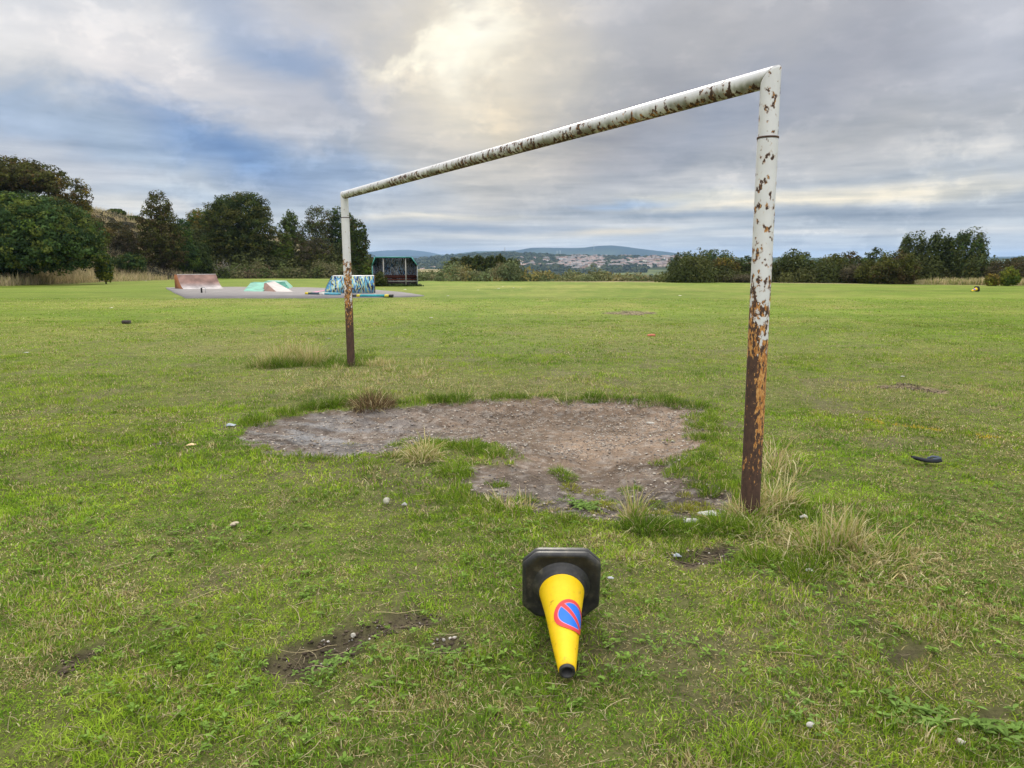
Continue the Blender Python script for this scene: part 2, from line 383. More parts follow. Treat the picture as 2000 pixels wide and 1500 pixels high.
# ------------------------------------------------------------ ground sheet
def spacing(lo, hi, step, far, g):
    c = list(np.arange(lo, hi+step/2, step)); s = step; v = c[-1]
    while v < far: s *= g; v += s; c.append(v)
    return c
xp = spacing(0, 5.2, .035, 9000, 1.055); xs_ = np.array([-v for v in xp[:0:-1]]+xp)
yp = spacing(1.4, 9.6, .032, 9000, 1.035)
yn = []; v = 1.4; s_ = .1
while v > -3000: v -= s_; s_ *= 1.3; yn.append(v)
ys_ = np.array(yn[::-1]+yp)
GX, GY = np.meshgrid(xs_, ys_)
gx, gy = GX.ravel(), GY.ravel()
GZ = zg(gx, gy)
def ground_col(x, y):
    bd, md = dirt_d(x, y)
    far = sst(7, 26, np.hypot(x, y))[:, None]
    n = fbm(x*3, y*3, 12, 4)[:, None]; n2_ = fbm(x*14, y*14, 13, 3)[:, None]
    thatch = np.array((.095, .105, .026))*(.7+.7*n2_)+np.array((.035, .03, .02))*n
    dr = dryness(x, y)[:, None]
    streak = fbm(x*.12, y*.42, 21, 4)[:, None]
    lush = np.array((.118, .172, .018))*(.80+.42*streak); dry = np.array((.235, .235, .055))
    lush = lush*(1-dr*.85)+dry*dr*.85
    lush = lush*(.80+.4*fbm(x*1.2, y*2.5, 23, 4)[:, None])*(.86+.28*fbm(x*.05, y*.9, 25, 3)[:, None])
    c = thatch*(1-far)+lush*far
    # soil: slate grey at the left end and the near foot, buff in the middle
    a = sst(-1.05, -.55, -x+0*y)[:, None]
    g0 = gp(1100, 830); buff = np.exp(-((x-g0[0]-.3)/1.9)**2-((y-g0[1])/1.35)**2)[:, None]
    slate = np.array((.120, .115, .110)); brown = np.array((.115, .080, .056)); sand = np.array((.29, .212, .152))
    soil = brown*(1-buff)+sand*buff
    gl = gp(620, 840); sl = np.exp(-((x-gl[0])/1.15)**2-((y-gl[1])/1.0)**2)[:, None]
    sl = sl*(.25+.75*sst(.42, .56, fbm(x*2.2, y*9, 51, 5)))[:, None]
    soil = soil*(1-sl)+np.array((.24, .235, .235))*sl
    gn = gp(1130, 960); sn = np.exp(-((x-gn[0])/1.1)**2-((y-gn[1])/.6)**2)[:, None]
    soil = soil*(1-.6*sn)+slate*.6*sn
    damp = sst(.45, .68, fbm(x*1.1, y*2.4, 55, 4))[:, None]
    soil = soil*(1-.42*damp)*(.72+.5*fbm(x*12, y*18, 57, 4)[:, None])
    fs = ((md > 2) & (y > 4))[:, None]; soil = np.where(fs, np.array((.23, .17, .115))*(.5+.9*fbm(x*9, y*9, 67, 3)[:, None]), soil)
    nearsoil = (y < 4.0)[:, None]
    soil = np.where(nearsoil, np.array((.072, .056, .038))*(.5+1.1*n2_), soil)
    pale = sst(.58, .66, fbm(x*20, y*22, 59, 2))[:, None]*(md < 0)[:, None]
    soil = soil*(1-.5*pale)+np.array((.30, .27, .24))*.5*pale
    k = sst(.05, -.05, bd)[:, None]*np.where(md > 2, .8, 1)[:, None]
    t = np.clip(thin(x, y), 0, 1)[:, None]*(1-far)
    c = c*(1-t*.45)+np.array((.12, .095, .065))*t*.45
    # rough ground beyond the field, on the bank and down the slope
    b, d = bank(x, y); off = np.maximum(sst(-1, 1.5, d), sst(-1, 1, y-edge_y(x)))[:, None]
    rough = np.array((.15, .135, .06))*(.6+.8*fbm(x*.5, y*.5, 61, 4)[:, None])
    straw = np.array((.34, .27, .15)); rough = rough+(straw-rough)*(sst(.45, .6, fbm(x*.12, y*.12, 63, 3))[:, None])*.7
    c = c*(1-off)+rough*off
    return c*(1-k)+soil*k
GC = ground_col(gx, gy)
nx, ny = len(xs_), len(ys_)
ii = np.arange(nx*ny).reshape(ny, nx)
GF = np.c_[ii[:-1, :-1].ravel(), ii[:-1, 1:].ravel(), ii[1:, 1:].ravel(), ii[1:, :-1].ravel()]
def ground_mat():
    m, t = newmat('ground'); b = t.nodes['Principled BSDF']; n = t.nodes; l = t.links
    at_ = n.new('ShaderNodeAttribute'); at_.attribute_name = 'Col'
    tcn = n.new('ShaderNodeTexCoord')
    outv = at_.outputs['Color']
    for sc, det, lo, hi, st in ((9, 6, .72, 1.28, (1, 1, 1)), (60, 4, .75, 1.25, (1, 1, 1)), (1.3, 5, .86, 1.14, (1, 2.5, 1))):
        mp = n.new('ShaderNodeMapping'); mp.inputs['Scale'].default_value = st; l.new(tcn.outputs['Object'], mp.inputs[0])
        no = n.new('ShaderNodeTexNoise'); no.inputs['Scale'].default_value = sc; no.inputs['Detail'].default_value = det; no.inputs['Roughness'].default_value = .65
        l.new(mp.outputs[0], no.inputs['Vector'])
        mr = n.new('ShaderNodeMapRange'); mr.inputs[1].default_value = .3; mr.inputs[2].default_value = .7; mr.inputs[3].default_value = lo; mr.inputs[4].default_value = hi
        l.new(no.outputs[0], mr.inputs[0])
        v_ = n.new('ShaderNodeVectorMath'); v_.operation = 'SCALE'; l.new(outv, v_.inputs[0]); l.new(mr.outputs[0], v_.inputs['Scale']); outv = v_.outputs[0]
    l.new(outv, b.inputs['Base Color']); b.inputs['Roughness'].default_value = .95; b.inputs['Specular IOR Level'].default_value = .1
    no = n.new('ShaderNodeTexNoise'); no.inputs['Scale'].default_value = 45; no.inputs['Detail'].default_value = 7; no.inputs['Roughness'].default_value = .7
    l.new(tcn.outputs['Object'], no.inputs['Vector'])
    bp = n.new('ShaderNodeBump'); bp.inputs['Distance'].default_value = .018; l.new(no.outputs[0], bp.inputs['Height']); l.new(bp.outputs[0], b.inputs['Normal'])
    return m
g_ = mesh_np('ground', np.c_[gx, gy, GZ], GF, ground_mat(), None, GC, True)
tag(g_, 'mown playing field with a worn bare goal mouth, rising to a bank and falling to the valley', 'ground', None, 'structure')

# ------------------------------------------------------------ valley side and far hills
def hillside_z(X, Y):
    crest = np.interp(X/Y, (-.22, -.13, -.07, 0, .04, .12, .25, .6), (-10, 8, 24, 30, 24, 20, 17, 17))
    t = np.clip((Y-900)/1700, 0, 1)
    z = -46+(crest+46)*t**1.0+9*(fbm(X*.003, Y*.003, 71, 4)-.5)*(1-.6*t)
    return np.where(Y > 2600, crest-(Y-2600)*.05, z)
hy = np.linspace(700, 3400, 110); hx = np.linspace(-2600, 3400, 150)
HX, HY = np.meshgrid(hx, hy); hxx, hyy = HX.ravel(), HY.ravel()
hz = hillside_z(hxx, hyy)
fcol = np.array((.075, .095, .04))*(.35+.8*fbm(hxx*.006, hyy*.006, 73, 4))[:, None]
fl = sst(.57, .62, fbm(hxx*.004, hyy*.006, 75, 2))[:, None]; fcol = fcol*(1-fl)+np.array((.13, .15, .06))*fl
fb = sst(.58, .64, fbm(hxx*.005+9, hyy*.008, 79, 2))[:, None]*(hxx < -120)[:, None]; fcol = fcol*(1-fb)+np.array((.30, .26, .18))*fb
ii = np.arange(len(hx)*len(hy)).reshape(len(hy), len(hx))
HF = np.c_[ii[:-1, :-1].ravel(), ii[:-1, 1:].ravel(), ii[1:, 1:].ravel(), ii[1:, :-1].ravel()]
tag(mesh_np('valley_hillside', np.c_[hxx, hyy, hz], HF, M_far, None, fcol, True), 'green hillside across the valley carrying the town', 'hillside', None, 'structure')
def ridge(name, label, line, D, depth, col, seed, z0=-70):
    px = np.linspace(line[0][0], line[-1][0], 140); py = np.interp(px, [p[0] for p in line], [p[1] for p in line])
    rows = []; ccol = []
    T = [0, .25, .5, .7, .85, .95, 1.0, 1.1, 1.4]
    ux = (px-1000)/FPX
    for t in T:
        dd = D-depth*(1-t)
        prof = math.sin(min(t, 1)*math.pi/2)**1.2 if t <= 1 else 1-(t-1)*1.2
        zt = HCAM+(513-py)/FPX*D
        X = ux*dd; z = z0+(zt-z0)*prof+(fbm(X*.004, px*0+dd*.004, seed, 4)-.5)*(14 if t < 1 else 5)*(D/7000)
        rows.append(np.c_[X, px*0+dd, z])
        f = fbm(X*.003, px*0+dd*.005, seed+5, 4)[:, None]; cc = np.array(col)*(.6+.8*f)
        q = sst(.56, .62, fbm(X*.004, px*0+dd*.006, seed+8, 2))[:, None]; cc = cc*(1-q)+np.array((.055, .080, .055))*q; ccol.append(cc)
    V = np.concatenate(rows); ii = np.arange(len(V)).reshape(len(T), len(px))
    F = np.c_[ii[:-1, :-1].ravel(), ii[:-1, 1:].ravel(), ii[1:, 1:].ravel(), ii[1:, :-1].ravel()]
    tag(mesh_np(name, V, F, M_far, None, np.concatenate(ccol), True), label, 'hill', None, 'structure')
ridge('moorland_ridge', 'long blue moorland ridge along the skyline behind the town', [(-700, 500), (400, 505), (860, 500), (900, 495), (935, 491), (975, 491), (1005, 491), (1030, 486), (1045, 484.5), (1085, 486), (1130, 486), (1160, 482), (1185, 480.5), (1215, 483), (1260, 489), (1310, 494), (1350, 499), (1420, 503), (1520, 503), (1600, 504), (1880, 502), (2100, 500), (2900, 500)], 7000, 2600, (.022, .040, .036), 81)  # base colour tinted blue to strengthen the look of distance haze
ridge('left_ridge', 'pale blue hill at the left end of the skyline beyond the shelter', [(100, 500), (600, 494), (700, 495), (730, 493), (760, 490), (800, 489), (832, 492), (860, 497), (900, 499), (1000, 508)], 9300, 2000, (.022, .040, .042), 91)  # some haze blue is put into this base colour too
ridge('tree_covered_hill', 'tree covered hill shoulder below the transmitter mast', [(700, 540), (780, 522), (830, 515), (870, 503), (910, 498), (940, 494), (960, 492.5), (1000, 492), (1030, 496), (1080, 500), (1120, 512), (1180, 535)], 3600, 900, (.045, .06, .028), 95)
# ============================================================ grass
rng = np.random.default_rng(7)
GREEN = np.array([(.275, .385, .034), (.185, .300, .026), (.335, .430, .062), (.105, .185, .020)])
STRAW = np.array([(.54, .45, .21), (.44, .36, .16), (.66, .58, .34), (.28, .20, .10)])
def blades(x, y, z, h, wd, lean, col, seg=2, az=None, curl=.5):
    """arrays per blade -> verts, faces, colours (tapered, bending blades)"""
    n = len(x); a = rng.uniform(0, 2*np.pi, n) if az is None else az
    dx, dy = np.cos(a), np.sin(a)
    f = rng.uniform(0, np.pi, n); sx, sy = np.cos(f), np.sin(f)
    V = []; lv = np.linspace(0, 1, seg+1)
    for k, t in enumerate(lv):
        th = lean*(1-curl+curl*2*t) if seg > 1 else lean
        hor = h*t*np.sin(np.minimum(th, 1.5)); ver = h*t*np.cos(np.minimum(th, 1.5))
        cx, cy, cz = x+dx*hor, y+dy*hor, z+ver
        if k < seg:
            ww = wd*(1-.35*t)*.5
            V += [np.c_[cx-sx*ww, cy-sy*ww, cz], np.c_[cx+sx*ww, cy+sy*ww, cz]]
        else: V += [np.c_[cx, cy, cz]]
    m = len(V); P = np.stack(V, 1).reshape(-1, 3); b = (np.arange(n)*m)[:, None]
    F = []
    if seg > 1: F.append(np.concatenate([b+np.array([[2*k, 2*k+1, 2*k+3, 2*k+2]]) for k in range(seg-1)]))
    F.append(b+np.array([[2*seg-2, 2*seg-1, 2*seg]]))
    return P, F, np.repeat(col, m, 0)
class Acc:
    def __init__(s): s.P = []; s.F = {}; s.C = []; s.n = 0
    def add(s, P, F, Cc):
        s.P.append(P); s.C.append(Cc)
        for f in F: s.F.setdefault(f.shape[1], []).append(f+s.n)
        s.n += len(P)
    def build(s, name, mat, parent=None):
        return mesh_np(name, np.concatenate(s.P), [np.concatenate(v) for v in s.F.values()], mat, parent, np.concatenate(s.C))
def lawn_cols(x, y, dry, n):
    cl = .5*fbm(x*2.2, y*2.2, 111, 3)+.5*fbm(x*9, y*9, 112, 3); c2 = .45*fbm(x*.5, y*.5, 113, 3)+.55*fbm(x*13, y*13, 114, 2)
    k = np.clip(((cl-.5)*6.5+1.5+rng.normal(0, .7, n)), 0, 3).astype(int)
    g = GREEN[np.array([3, 1, 0, 2])[k]]*(1.02, 1.08, 1.0)
    g = g*(.58+.80*c2)[:, None]*rng.uniform(.7, 1.3, n)[:, None]
    warm = sst(.35, .65, fbm(x*.8, y*.6, 117, 3))[:, None]; g = g*(1-warm*np.array((-.10, .0, .0)))
    s = STRAW[rng.integers(0, 4, n)]*rng.uniform(.7, 1.15, n)[:, None]
    isd = rng.random(n) < (.03+.46*dry+.34*sst(.52, .72, fbm(x*7, y*7, 115, 3)))
    return np.where(isd[:, None], s, g)
lawn = Acc()
for (y0, y1, dens, h0, h1, wd, seg) in ((1.45, 3.0, 22000, .014, .034, .0036, 2), (3.0, 4.6, 14000, .014, .034, .0048, 2), (4.6, 7.5, 6500, .015, .034, .0066, 2),
                                        (7.5, 12, 3400, .016, .036, .007, 1), (12, 20, 1000, .016, .034, .012, 1), (20, 34, 190, .014, .028, .024, 1)):
    W = .80*y1+1.2; n = int(2*W*(y1-y0)*dens*1.15); x = rng.uniform(-W, W, n); y = rng.uniform(y0, y1, n)
    keep = np.abs(x) < .76*y+1.1; x, y = x[keep], y[keep]
    bd, md = dirt_d(x, y); th = thin(x, y)
    p = sst(-.03, .06, bd)*(1-.6*np.clip(th, 0, 1))*(.5+.5*sst(.34, .52, fbm(x*16, y*16, 125, 3))); p = np.where(bd < 0, .010*(md > 0), p)
    keep = rng.random(len(x)) < p; x, y, bd, md, th = x[keep], y[keep], bd[keep], md[keep], th[keep]
    dr = dryness(x, y); n = len(x); z = zg(x, y)
    c = lawn_cols(x, y, dr, n)
    yl = yline(x, y) & (rng.random(n) < .6); c[yl] = np.array((.62, .45, .03))*rng.uniform(.7, 1.1, (yl.sum(), 1))
    lushp = sst(.45, .7, fbm(x*1.7, y*1.7, 121, 3))+.9*sst(.55, .72, fbm(x*5, y*5, 122, 3)); edge = np.exp(-(np.maximum(md, 0)/.16)**2)*sst(.3, .6, fbm(x*3, y*3, 123, 2))
    h = rng.uniform(h0, h1, n)*(.75+.55*lushp+.5*edge)
    e_ = (edge > .45) & (rng.random(n) < .45); c[e_] = .85*GREEN[1]*rng.uniform(.7, 1.25, (e_.sum(), 1))
    lean = np.clip(rng.normal(.95, .38, n)-.45*edge-.2*lushp, .1, 1.5)
    lawn.add(*blades(x, y, z-.002, h, wd*rng.uniform(.6, 1.3, n), lean, c, seg))
tag(lawn.build('grass', M_grass), 'short patchy mown grass of the playing field, green mixed with straw', 'grass', None, 'stuff')
# ---- tufts
def tuft(A, cx, cy, r, h, n, kind='green', lean=.5, wd=.004, ry=None):
    rr = np.sqrt(rng.random(n))*r; a = rng.uniform(0, 2*np.pi, n)
    x = cx+rr*np.cos(a); y = cy+rr*np.sin(a)*((ry or r)/r); z = zg(x, y)
    if kind == 'green': c = .8*GREEN[rng.choice([0, 1, 1, 3], n)]*rng.uniform(.7, 1.3, n)[:, None]; d = .08
    elif kind == 'dark': c = GREEN[rng.choice([1, 3, 3], n)]*rng.uniform(.6, 1.1, n)[:, None]; d = .10
    elif kind == 'yellow': c = np.array((.28, .30, .04))*rng.uniform(.6, 1.2, n)[:, None]; d = .15
    elif kind == 'brown': c = np.array((.15, .10, .055))*rng.uniform(.5, 1.4, n)[:, None]; d = .2
    else: c = STRAW[rng.integers(0, 3, n)]*rng.uniform(.7, 1.15, n)[:, None]; d = 0; wd = wd*1.6; gm = rng.random(n) < .28; c[gm] = GREEN[1]
    m = rng.random(n) < d; c[m] = STRAW[rng.integers(0, 4, m.sum())]
    hh = h*rng.uniform(.45, 1.1, n)*(1-.4*(rr/r)**2)
    az = a+rng.normal(0, .7, n)
    ln = np.clip(lean*(.35+.8*rr/r)+rng.normal(0, .18, n)+(rng.random(n) < .2)*rng.uniform(0, .9, n), .03, 1.45)
    A.add(*blades(x, y, z-.004, hh, wd*rng.uniform(.6, 1.2, n), ln, c, 3, az, .55))
tufts = Acc()
def tufts_along(pts, n, r, h, nb, kind, jx=.05, jy=.06, lean=.5):
    p = poly_g(pts); d = np.r_[0, np.cumsum(np.hypot(*(np.diff(p, axis=0).T)))]
    for t in rng.uniform(0, d[-1], n):
        cx = np.interp(t, d, p[:, 0])+rng.normal(0, jx); cy = np.interp(t, d, p[:, 1])+rng.normal(0, jy)
        k = rng.uniform(.55, 1.2); tufts_add = kind if rng.random() < .8 else ('dark' if kind == 'green' else kind)
        tuft(tufts, cx, cy, r*k, h*k, int(nb*k*k)+6, tufts_add, lean)
tufts_along([(480, 828), (560, 806), (640, 796), (700, 790)], 20, .10, .10, 150, 'green')
tufts_along([(600, 798), (640, 792), (690, 786), (800, 782)], 12, .12, .16, 240, 'dark')
tufts_along([(780, 786), (880, 782), (960, 777)], 14, .12, .14, 220, 'dark')
tufts_along([(960, 776), (1100, 775), (1200, 776), (1300, 780), (1370, 790)], 26, .12, .10, 200, 'dark', .06, .1)
tufts_along([(1370, 800), (1375, 850), (1335, 885), (1350, 905), (1385, 930), (1430, 955)], 24, .09, .08, 130, 'green', .10, .14)
tufts_along([(1030, 985), (1150, 990), (1280, 985), (1400, 975)], 16, .05, .04, 90, 'yellow', .2, .14)
tufts_along([(1000, 930), (1150, 950), (1300, 940)], 9, .05, .035, 80, 'green', .2, .2)
tufts_along([(1430, 810), (1420, 870), (1430, 930)], 16, .12, .07, 110, 'green', .14, .25)
tufts_along([(520, 885), (580, 902), (650, 906), (720, 898), (790, 885)], 22, .09, .07, 110, 'green', .08, .1)
tufts_along([(820, 872), (900, 872), (960, 884), (980, 896)], 24, .10, .09, 120, 'green', .06, .08)
tufts_along([(870, 960), (920, 985), (980, 1002), (1060, 1014), (1120, 1022)], 24, .09, .07, 120, 'green', .10, .10)
tufts_along([(1180, 1030), (1260, 1030), (1340, 1034), (1420, 1034)], 20, .09, .09, 130, 'dark', .05, .06)
tufts_along([(1340, 1040), (1400, 1035), (1470, 1040), (1450, 1020)], 12, .10, .11, 130, 'green', .05, .06)
tufts_along([(1500, 960), (1540, 1000), (1620, 1010), (1700, 1030)], 20, .10, .09, 120, 'green', .1, .12)
tufts_along([(1400, 1110), (1480, 1095), (1560, 1110), (1640, 1085), (1740, 1075)], 30, .10, .09, 120, 'green', .08, .08)
tufts_along([(520, 715), (600, 712), (650, 710), (700, 712)], 26, .2, .19, 230, 'dark', .1, .2)
tufts_along([(530, 715), (570, 705), (600, 712)], 26, .2, .34, 150, 'straw', .12, .15, .35)
tufts_along([(700, 712), (760, 718), (820, 735)], 18, .18, .14, 60, 'straw', .2, .3, .4)
tufts_along([(560, 745), (700, 750), (850, 745)], 36, .18, .10, 45, 'straw', .3, .3, .6)
tufts_along([(790, 900), (820, 893), (850, 900)], 12, .09, .20, 60, 'straw', .06, .05, .8)
tufts_along([(1450, 990), (1470, 1012), (1500, 1005), (1510, 980)], 24, .07, .20, 55, 'straw', .05, .05, .6)
tufts_along([(1495, 930), (1515, 900), (1540, 940)], 14, .10, .25, 26, 'straw', .06, .08, .6)
tufts_along([(1450, 1025), (1510, 1040), (1560, 1065), (1620, 1075), (1680, 1100)], 80, .10, .13, 60, 'straw', .08, .07, 1.25)
tufts_along([(1620, 1080), (1650, 1070), (1690, 1078)], 18, .07, .34, 28, 'straw', .07, .04, .35)
tufts_along([(1560, 1090), (1640, 1110), (1720, 1090), (1780, 1110)], 26, .12, .16, 26, 'straw', .12, .08, .9)
tufts_along([(940, 970), (980, 985), (1010, 990)], 8, .06, .16, 20, 'straw', .05, .05, .5)
tufts_along([(1230, 1015), (1250, 1005)], 4, .04, .26, 30, 'straw', .02, .02, .3)
tufts_along([(1130, 780), (960, 770), (900, 772)], 6, .15, .2, 12, 'straw', .2, .2, .6)
tufts_along([(950, 940), (1020, 960), (1100, 985)], 7, .06, .07, 110, 'green', .06, .05)
tufts_along([(1290, 900), (1360, 930), (1400, 960), (1440, 975)], 12, .07, .08, 120, 'green', .06, .08)
tufts_along([(1100, 1000), (1250, 985), (1380, 990)], 9, .06, .06, 100, 'yellow', .1, .06)
tag(tufts.build('long_grass', M_grass), 'longer green and straw coloured grass around the bare goal mouth and both posts', 'long grass', None, 'stuff')
def solo(px, py, r, h, n, kind, label, lean=.5, wd=.004):
    p = G(px, py); A = Acc(); tuft(A, p[0], p[1], r, h, n, kind, lean, wd)
    e = A.build('grass_tuft', M_grass); e.data.transform(__import__('mathutils').Matrix.Translation((-p[0], -p[1], -float(zg(p[0:1], p[1:2])[0]))))
    e.location = (p[0], p[1], float(zg(p[0:1], p[1:2])[0]))
    tag(e, label, 'grass tuft', 'grass tufts in and around the goal mouth')
solo(728, 793, .22, .26, 700, 'brown', 'dark brown withered grass tuft on the back edge of the bare patch', .7, .006)
solo(632, 718, .13, .16, 260, 'dark', 'dark green tuft just left of the far goal post', .5)
solo(885, 925, .13, .15, 420, 'green', 'rounded green tuft beside the straw clump on the grass tongue', .8)
solo(775, 862, .10, .07, 300, 'green', 'small bright tuft in the bare soil, upper of the two near the grass tongue', .7)
solo(797, 838, .07, .05, 160, 'green', 'tiny bright green tuft on the grey bare soil', .7)
solo(683, 842, .10, .025, 220, 'yellow', 'low yellowish moss-like tuft in the grey soil left of the hollow', 1.0)
solo(1100, 912, .10, .09, 420, 'green', 'largest bright green tuft standing alone in the near bare soil', .8)
solo(1115, 927, .08, .06, 260, 'yellow', 'yellow green tuft touching the largest lone tuft', .8)
solo(1163, 932, .07, .05, 200, 'yellow', 'yellow tuft right of the largest lone tuft', .9)
solo(1178, 960, .09, .07, 420, 'yellow', 'round mossy yellow tuft beside the dark weeds', 1.0)
solo(1232, 935, .09, .055, 300, 'green', 'flat green tuft in the middle of the near dark soil', .9)
solo(1068, 967, .05, .04, 100, 'yellow', 'small yellow tuft at the left of the dark weeds', .9)
solo(1272, 968, .11, .05, 380, 'green', 'spread green tuft right of the mossy tuft', 1.0)
solo(1348, 945, .04, .03, 80, 'green', 'tiny green tuft near the right edge of the dark soil', .9)
solo(1365, 795, .11, .13, 260, 'dark', 'dark green tuft at the back right corner of the bare patch', .5)
solo(1375, 893, .10, .10, 300, 'dark', 'rounded dark tuft on the right rim of the bare patch', .9)
solo(1262, 1032, .12, .17, 500, 'dark', 'tall dark tuft with straw on the near rim of the bare patch', .7)
solo(1415, 1030, .15, .17, 620, 'green', 'broad pale green tuft at the foot of the near post', .9)
# ---- broad-leaved weeds lying in the turf
def leaves_flat(x, y, z, ln, wd, az, pitch, col):
    n = len(x); P = []
    prof = ((0, .0), (.3, .8), (.65, 1.0), (1, .0))
    dx, dy = np.cos(az), np.sin(az); sx, sy = -dy, dx
    def pt(t, s, lift): return np.c_[x+dx*ln*t+sx*wd*s, y+dy*ln*t+sy*wd*s, z+ln*np.sin(pitch)*(t-t*t*.6)+lift]
    P = [pt(0, 0, 0), pt(.33, .5, .002), pt(.7, .42, .002), pt(1, 0, 0), pt(.7, -.42, .002), pt(.33, -.5, .002)]
    V = np.stack(P, 1).reshape(-1, 3); b = (np.arange(n)*6)[:, None]
    return V, [np.concatenate([b+np.array([[0, 1, 2, 3]]), b+np.array([[0, 3, 4, 5]])])], np.repeat(col, 6, 0)
weeds = Acc()
def rosettes(x, y, ln, k, base):
    n = len(x); X = np.repeat(x, k); Y = np.repeat(y, k); m = n*k
    c = np.array(base)*rng.uniform(.65, 1.35, m)[:, None]
    weeds.add(*leaves_flat(X, Y, zg(X, Y)+rng.uniform(.006, .024, m), np.repeat(ln, k)*rng.uniform(.6, 1.2, m), np.repeat(ln, k)*rng.uniform(.28, .5, m), rng.uniform(0, 6.28, m), rng.uniform(0, .7, m), c))
n = 9000; x = rng.uniform(-4.6, 4.6, n); y = rng.uniform(1.8, 5.6, n); f = fbm(x*1.6, y*1.6, 131, 3)
dd, _ = dirt_d(x, y); k_ = (f > .46) & (rng.random(n) < (.10+sst(.48, .66, f))*(1.2-.15*y)) & (dd > -.03) & (np.abs(x) < .76*y+.4); x, y = x[k_], y[k_]
rosettes(x, y, rng.uniform(.010, .030, len(x)), 7, (.19, .30, .055))
n = 5200; x = rng.uniform(-4, 4, n); y = rng.uniform(1.8, 4.6, n); f = fbm(x*2.4, y*2.4, 137, 3)
dd, _ = dirt_d(x, y); k_ = (f > .54) & (dd > 0) & (np.abs(x) < .76*y+.4); x, y = x[k_], y[k_]
rosettes(x, y, rng.uniform(.006, .011, len(x)), 4, (.17, .28, .055))
for (px, py, n_, s) in ((1130, 965, 26, .05), (1140, 972, 18, .05), (640, 1305, 22, .035), (700, 1288, 16, .035), (1800, 1400, 26, .05), (1950, 1420, 26, .05), (880, 1290, 24, .035), (1290, 1260, 12, .03), (1200, 1310, 12, .03), (1560, 1400, 18, .035), (450, 1290, 14, .03)):
    p = G(px, py); rosettes(p[0]+rng.normal(0, .06, n_), p[1]+rng.normal(0, .06, n_), np.full(n_, s*.7), 5, (.17, .27, .06))
tag(weeds.build('ground_weeds', M_grass), 'flat broad-leaved weeds and clover spread through the near turf', 'weeds', None, 'stuff')
# ---- dry stalks lying about
stalks = MB()
def stalk(p0, p1, bend, r=.0014, lift=.02, col=(.50, .42, .24)):
    a, b = G(*p0), G(*p1); d = b-a; nrm = np.array((-d[1], d[0], 0))
    pts = [a+d*t+nrm*bend*4*t*(1-t)+np.array((0, 0, lift+.012*math.sin(t*3.1))) for t in np.linspace(0, 1, 7)]
    pts = np.array(pts); pts[:, 2] = zg(pts[:, 0], pts[:, 1])+lift
    stalks.tube(pts, r, 4, np.array(col)*rng.uniform(.8, 1.2))
for a in (((543, 1280), (658, 1262), -.06), ((725, 1208), (824, 1200), -.05), ((562, 1190), (582, 1240), .1), ((1810, 1449), (1885, 1408), .12, .003), ((1770, 1302), (1822, 1372), -.1, .002),
          ((1912, 1220), (1998, 1268), -.05), ((1638, 1282), (1690, 1316), .02), ((1510, 1285), (1590, 1290), .05), ((1415, 1172), (1452, 1150), .02), ((1452, 1150), (1482, 1128), .0),
          ((1820, 1170), (1832, 1200), .05), ((440, 1465), (478, 1445), .02), ((466, 996), (496, 994), 0), ((292, 1088), (326, 1078), 0), ((1240, 1118), (1262, 1100), .1), ((855, 1085), (870, 1082), .1),
          ((350, 1190), (440, 1160), .04), ((1895, 1260), (1912, 1284), 0), ((840, 905), (875, 907), 0, .003), ((800, 912), (850, 908), .03, .002), ((1175, 1212), (1180, 1190), .2), ((1700, 1145), (1800, 1160), .05), ((1180, 1400), (1230, 1370), .1)):
    stalk(*a)
for i in range(1500):
    y_ = 1.9+5.5*rng.random()**1.5; x_ = rng.uniform(-.75, .75)*y_; l = rng.uniform(.03, .13); a_ = rng.uniform(0, 6.28)
    P0 = np.array((x_, y_)); P1 = P0+l*np.array((math.cos(a_), math.sin(a_))); q = np.linspace(0, 1, 4)[:, None]
    nr = np.array((-math.sin(a_), math.cos(a_)))*l*rng.normal(0, .12)
    xy = P0*(1-q)+P1*q+nr*4*q*(1-q); zz = zg(xy[:, 0], xy[:, 1])+rng.uniform(.012, .032)
    stalks.tube(np.c_[xy, zz], rng.uniform(.0006, .0012), 3, np.array((.50, .42, .26))*rng.uniform(.45, 1.15))
tag(stalks.build('dry_stalks', M_grass), 'pale dry grass stalks lying over the turf', 'dry stalks', None, 'stuff')
# ---- stones in the bare soil
t_ = (1+5**.5)/2
ICO = np.array([(-1, t_, 0), (1, t_, 0), (-1, -t_, 0), (1, -t_, 0), (0, -1, t_), (0, 1, t_), (0, -1, -t_), (0, 1, -t_), (t_, 0, -1), (t_, 0, 1), (-t_, 0, -1), (-t_, 0, 1)])/1.9
ICF = np.array([(0, 11, 5), (0, 5, 1), (0, 1, 7), (0, 7, 10), (0, 10, 11), (1, 5, 9), (5, 11, 4), (11, 10, 2), (10, 7, 6), (7, 1, 8), (3, 9, 4), (3, 4, 2), (3, 2, 6), (3, 6, 8), (3, 8, 9), (4, 9, 5), (2, 4, 11), (6, 2, 10), (8, 6, 7), (9, 8, 1)])
def rocks(x, y, z, s, col, flat=.6):
    n = len(x); V = ICO[None]*rng.uniform(.6, 1.25, (n, 12, 1))*np.stack([s, s*rng.uniform(.6, 1, n), s*flat*rng.uniform(.5, 1, n)], 1)[:, None, :]
    a = rng.uniform(0, 6.28, n); ca, sa = np.cos(a)[:, None], np.sin(a)[:, None]
    V = np.stack([V[..., 0]*ca-V[..., 1]*sa, V[..., 0]*sa+V[..., 1]*ca, V[..., 2]], -1)+np.stack([x, y, z], 1)[:, None, :]
    return V.reshape(-1, 3), [(np.arange(n)*12)[:, None, None]+ICF[None]], np.repeat(col, 12, 0)
gr = Acc(); n = 42000
lo, hi = DIRT[0].min(0), DIRT[0].max(0); x = rng.uniform(lo[0], hi[0], n); y = rng.uniform(lo[1], hi[1], n)
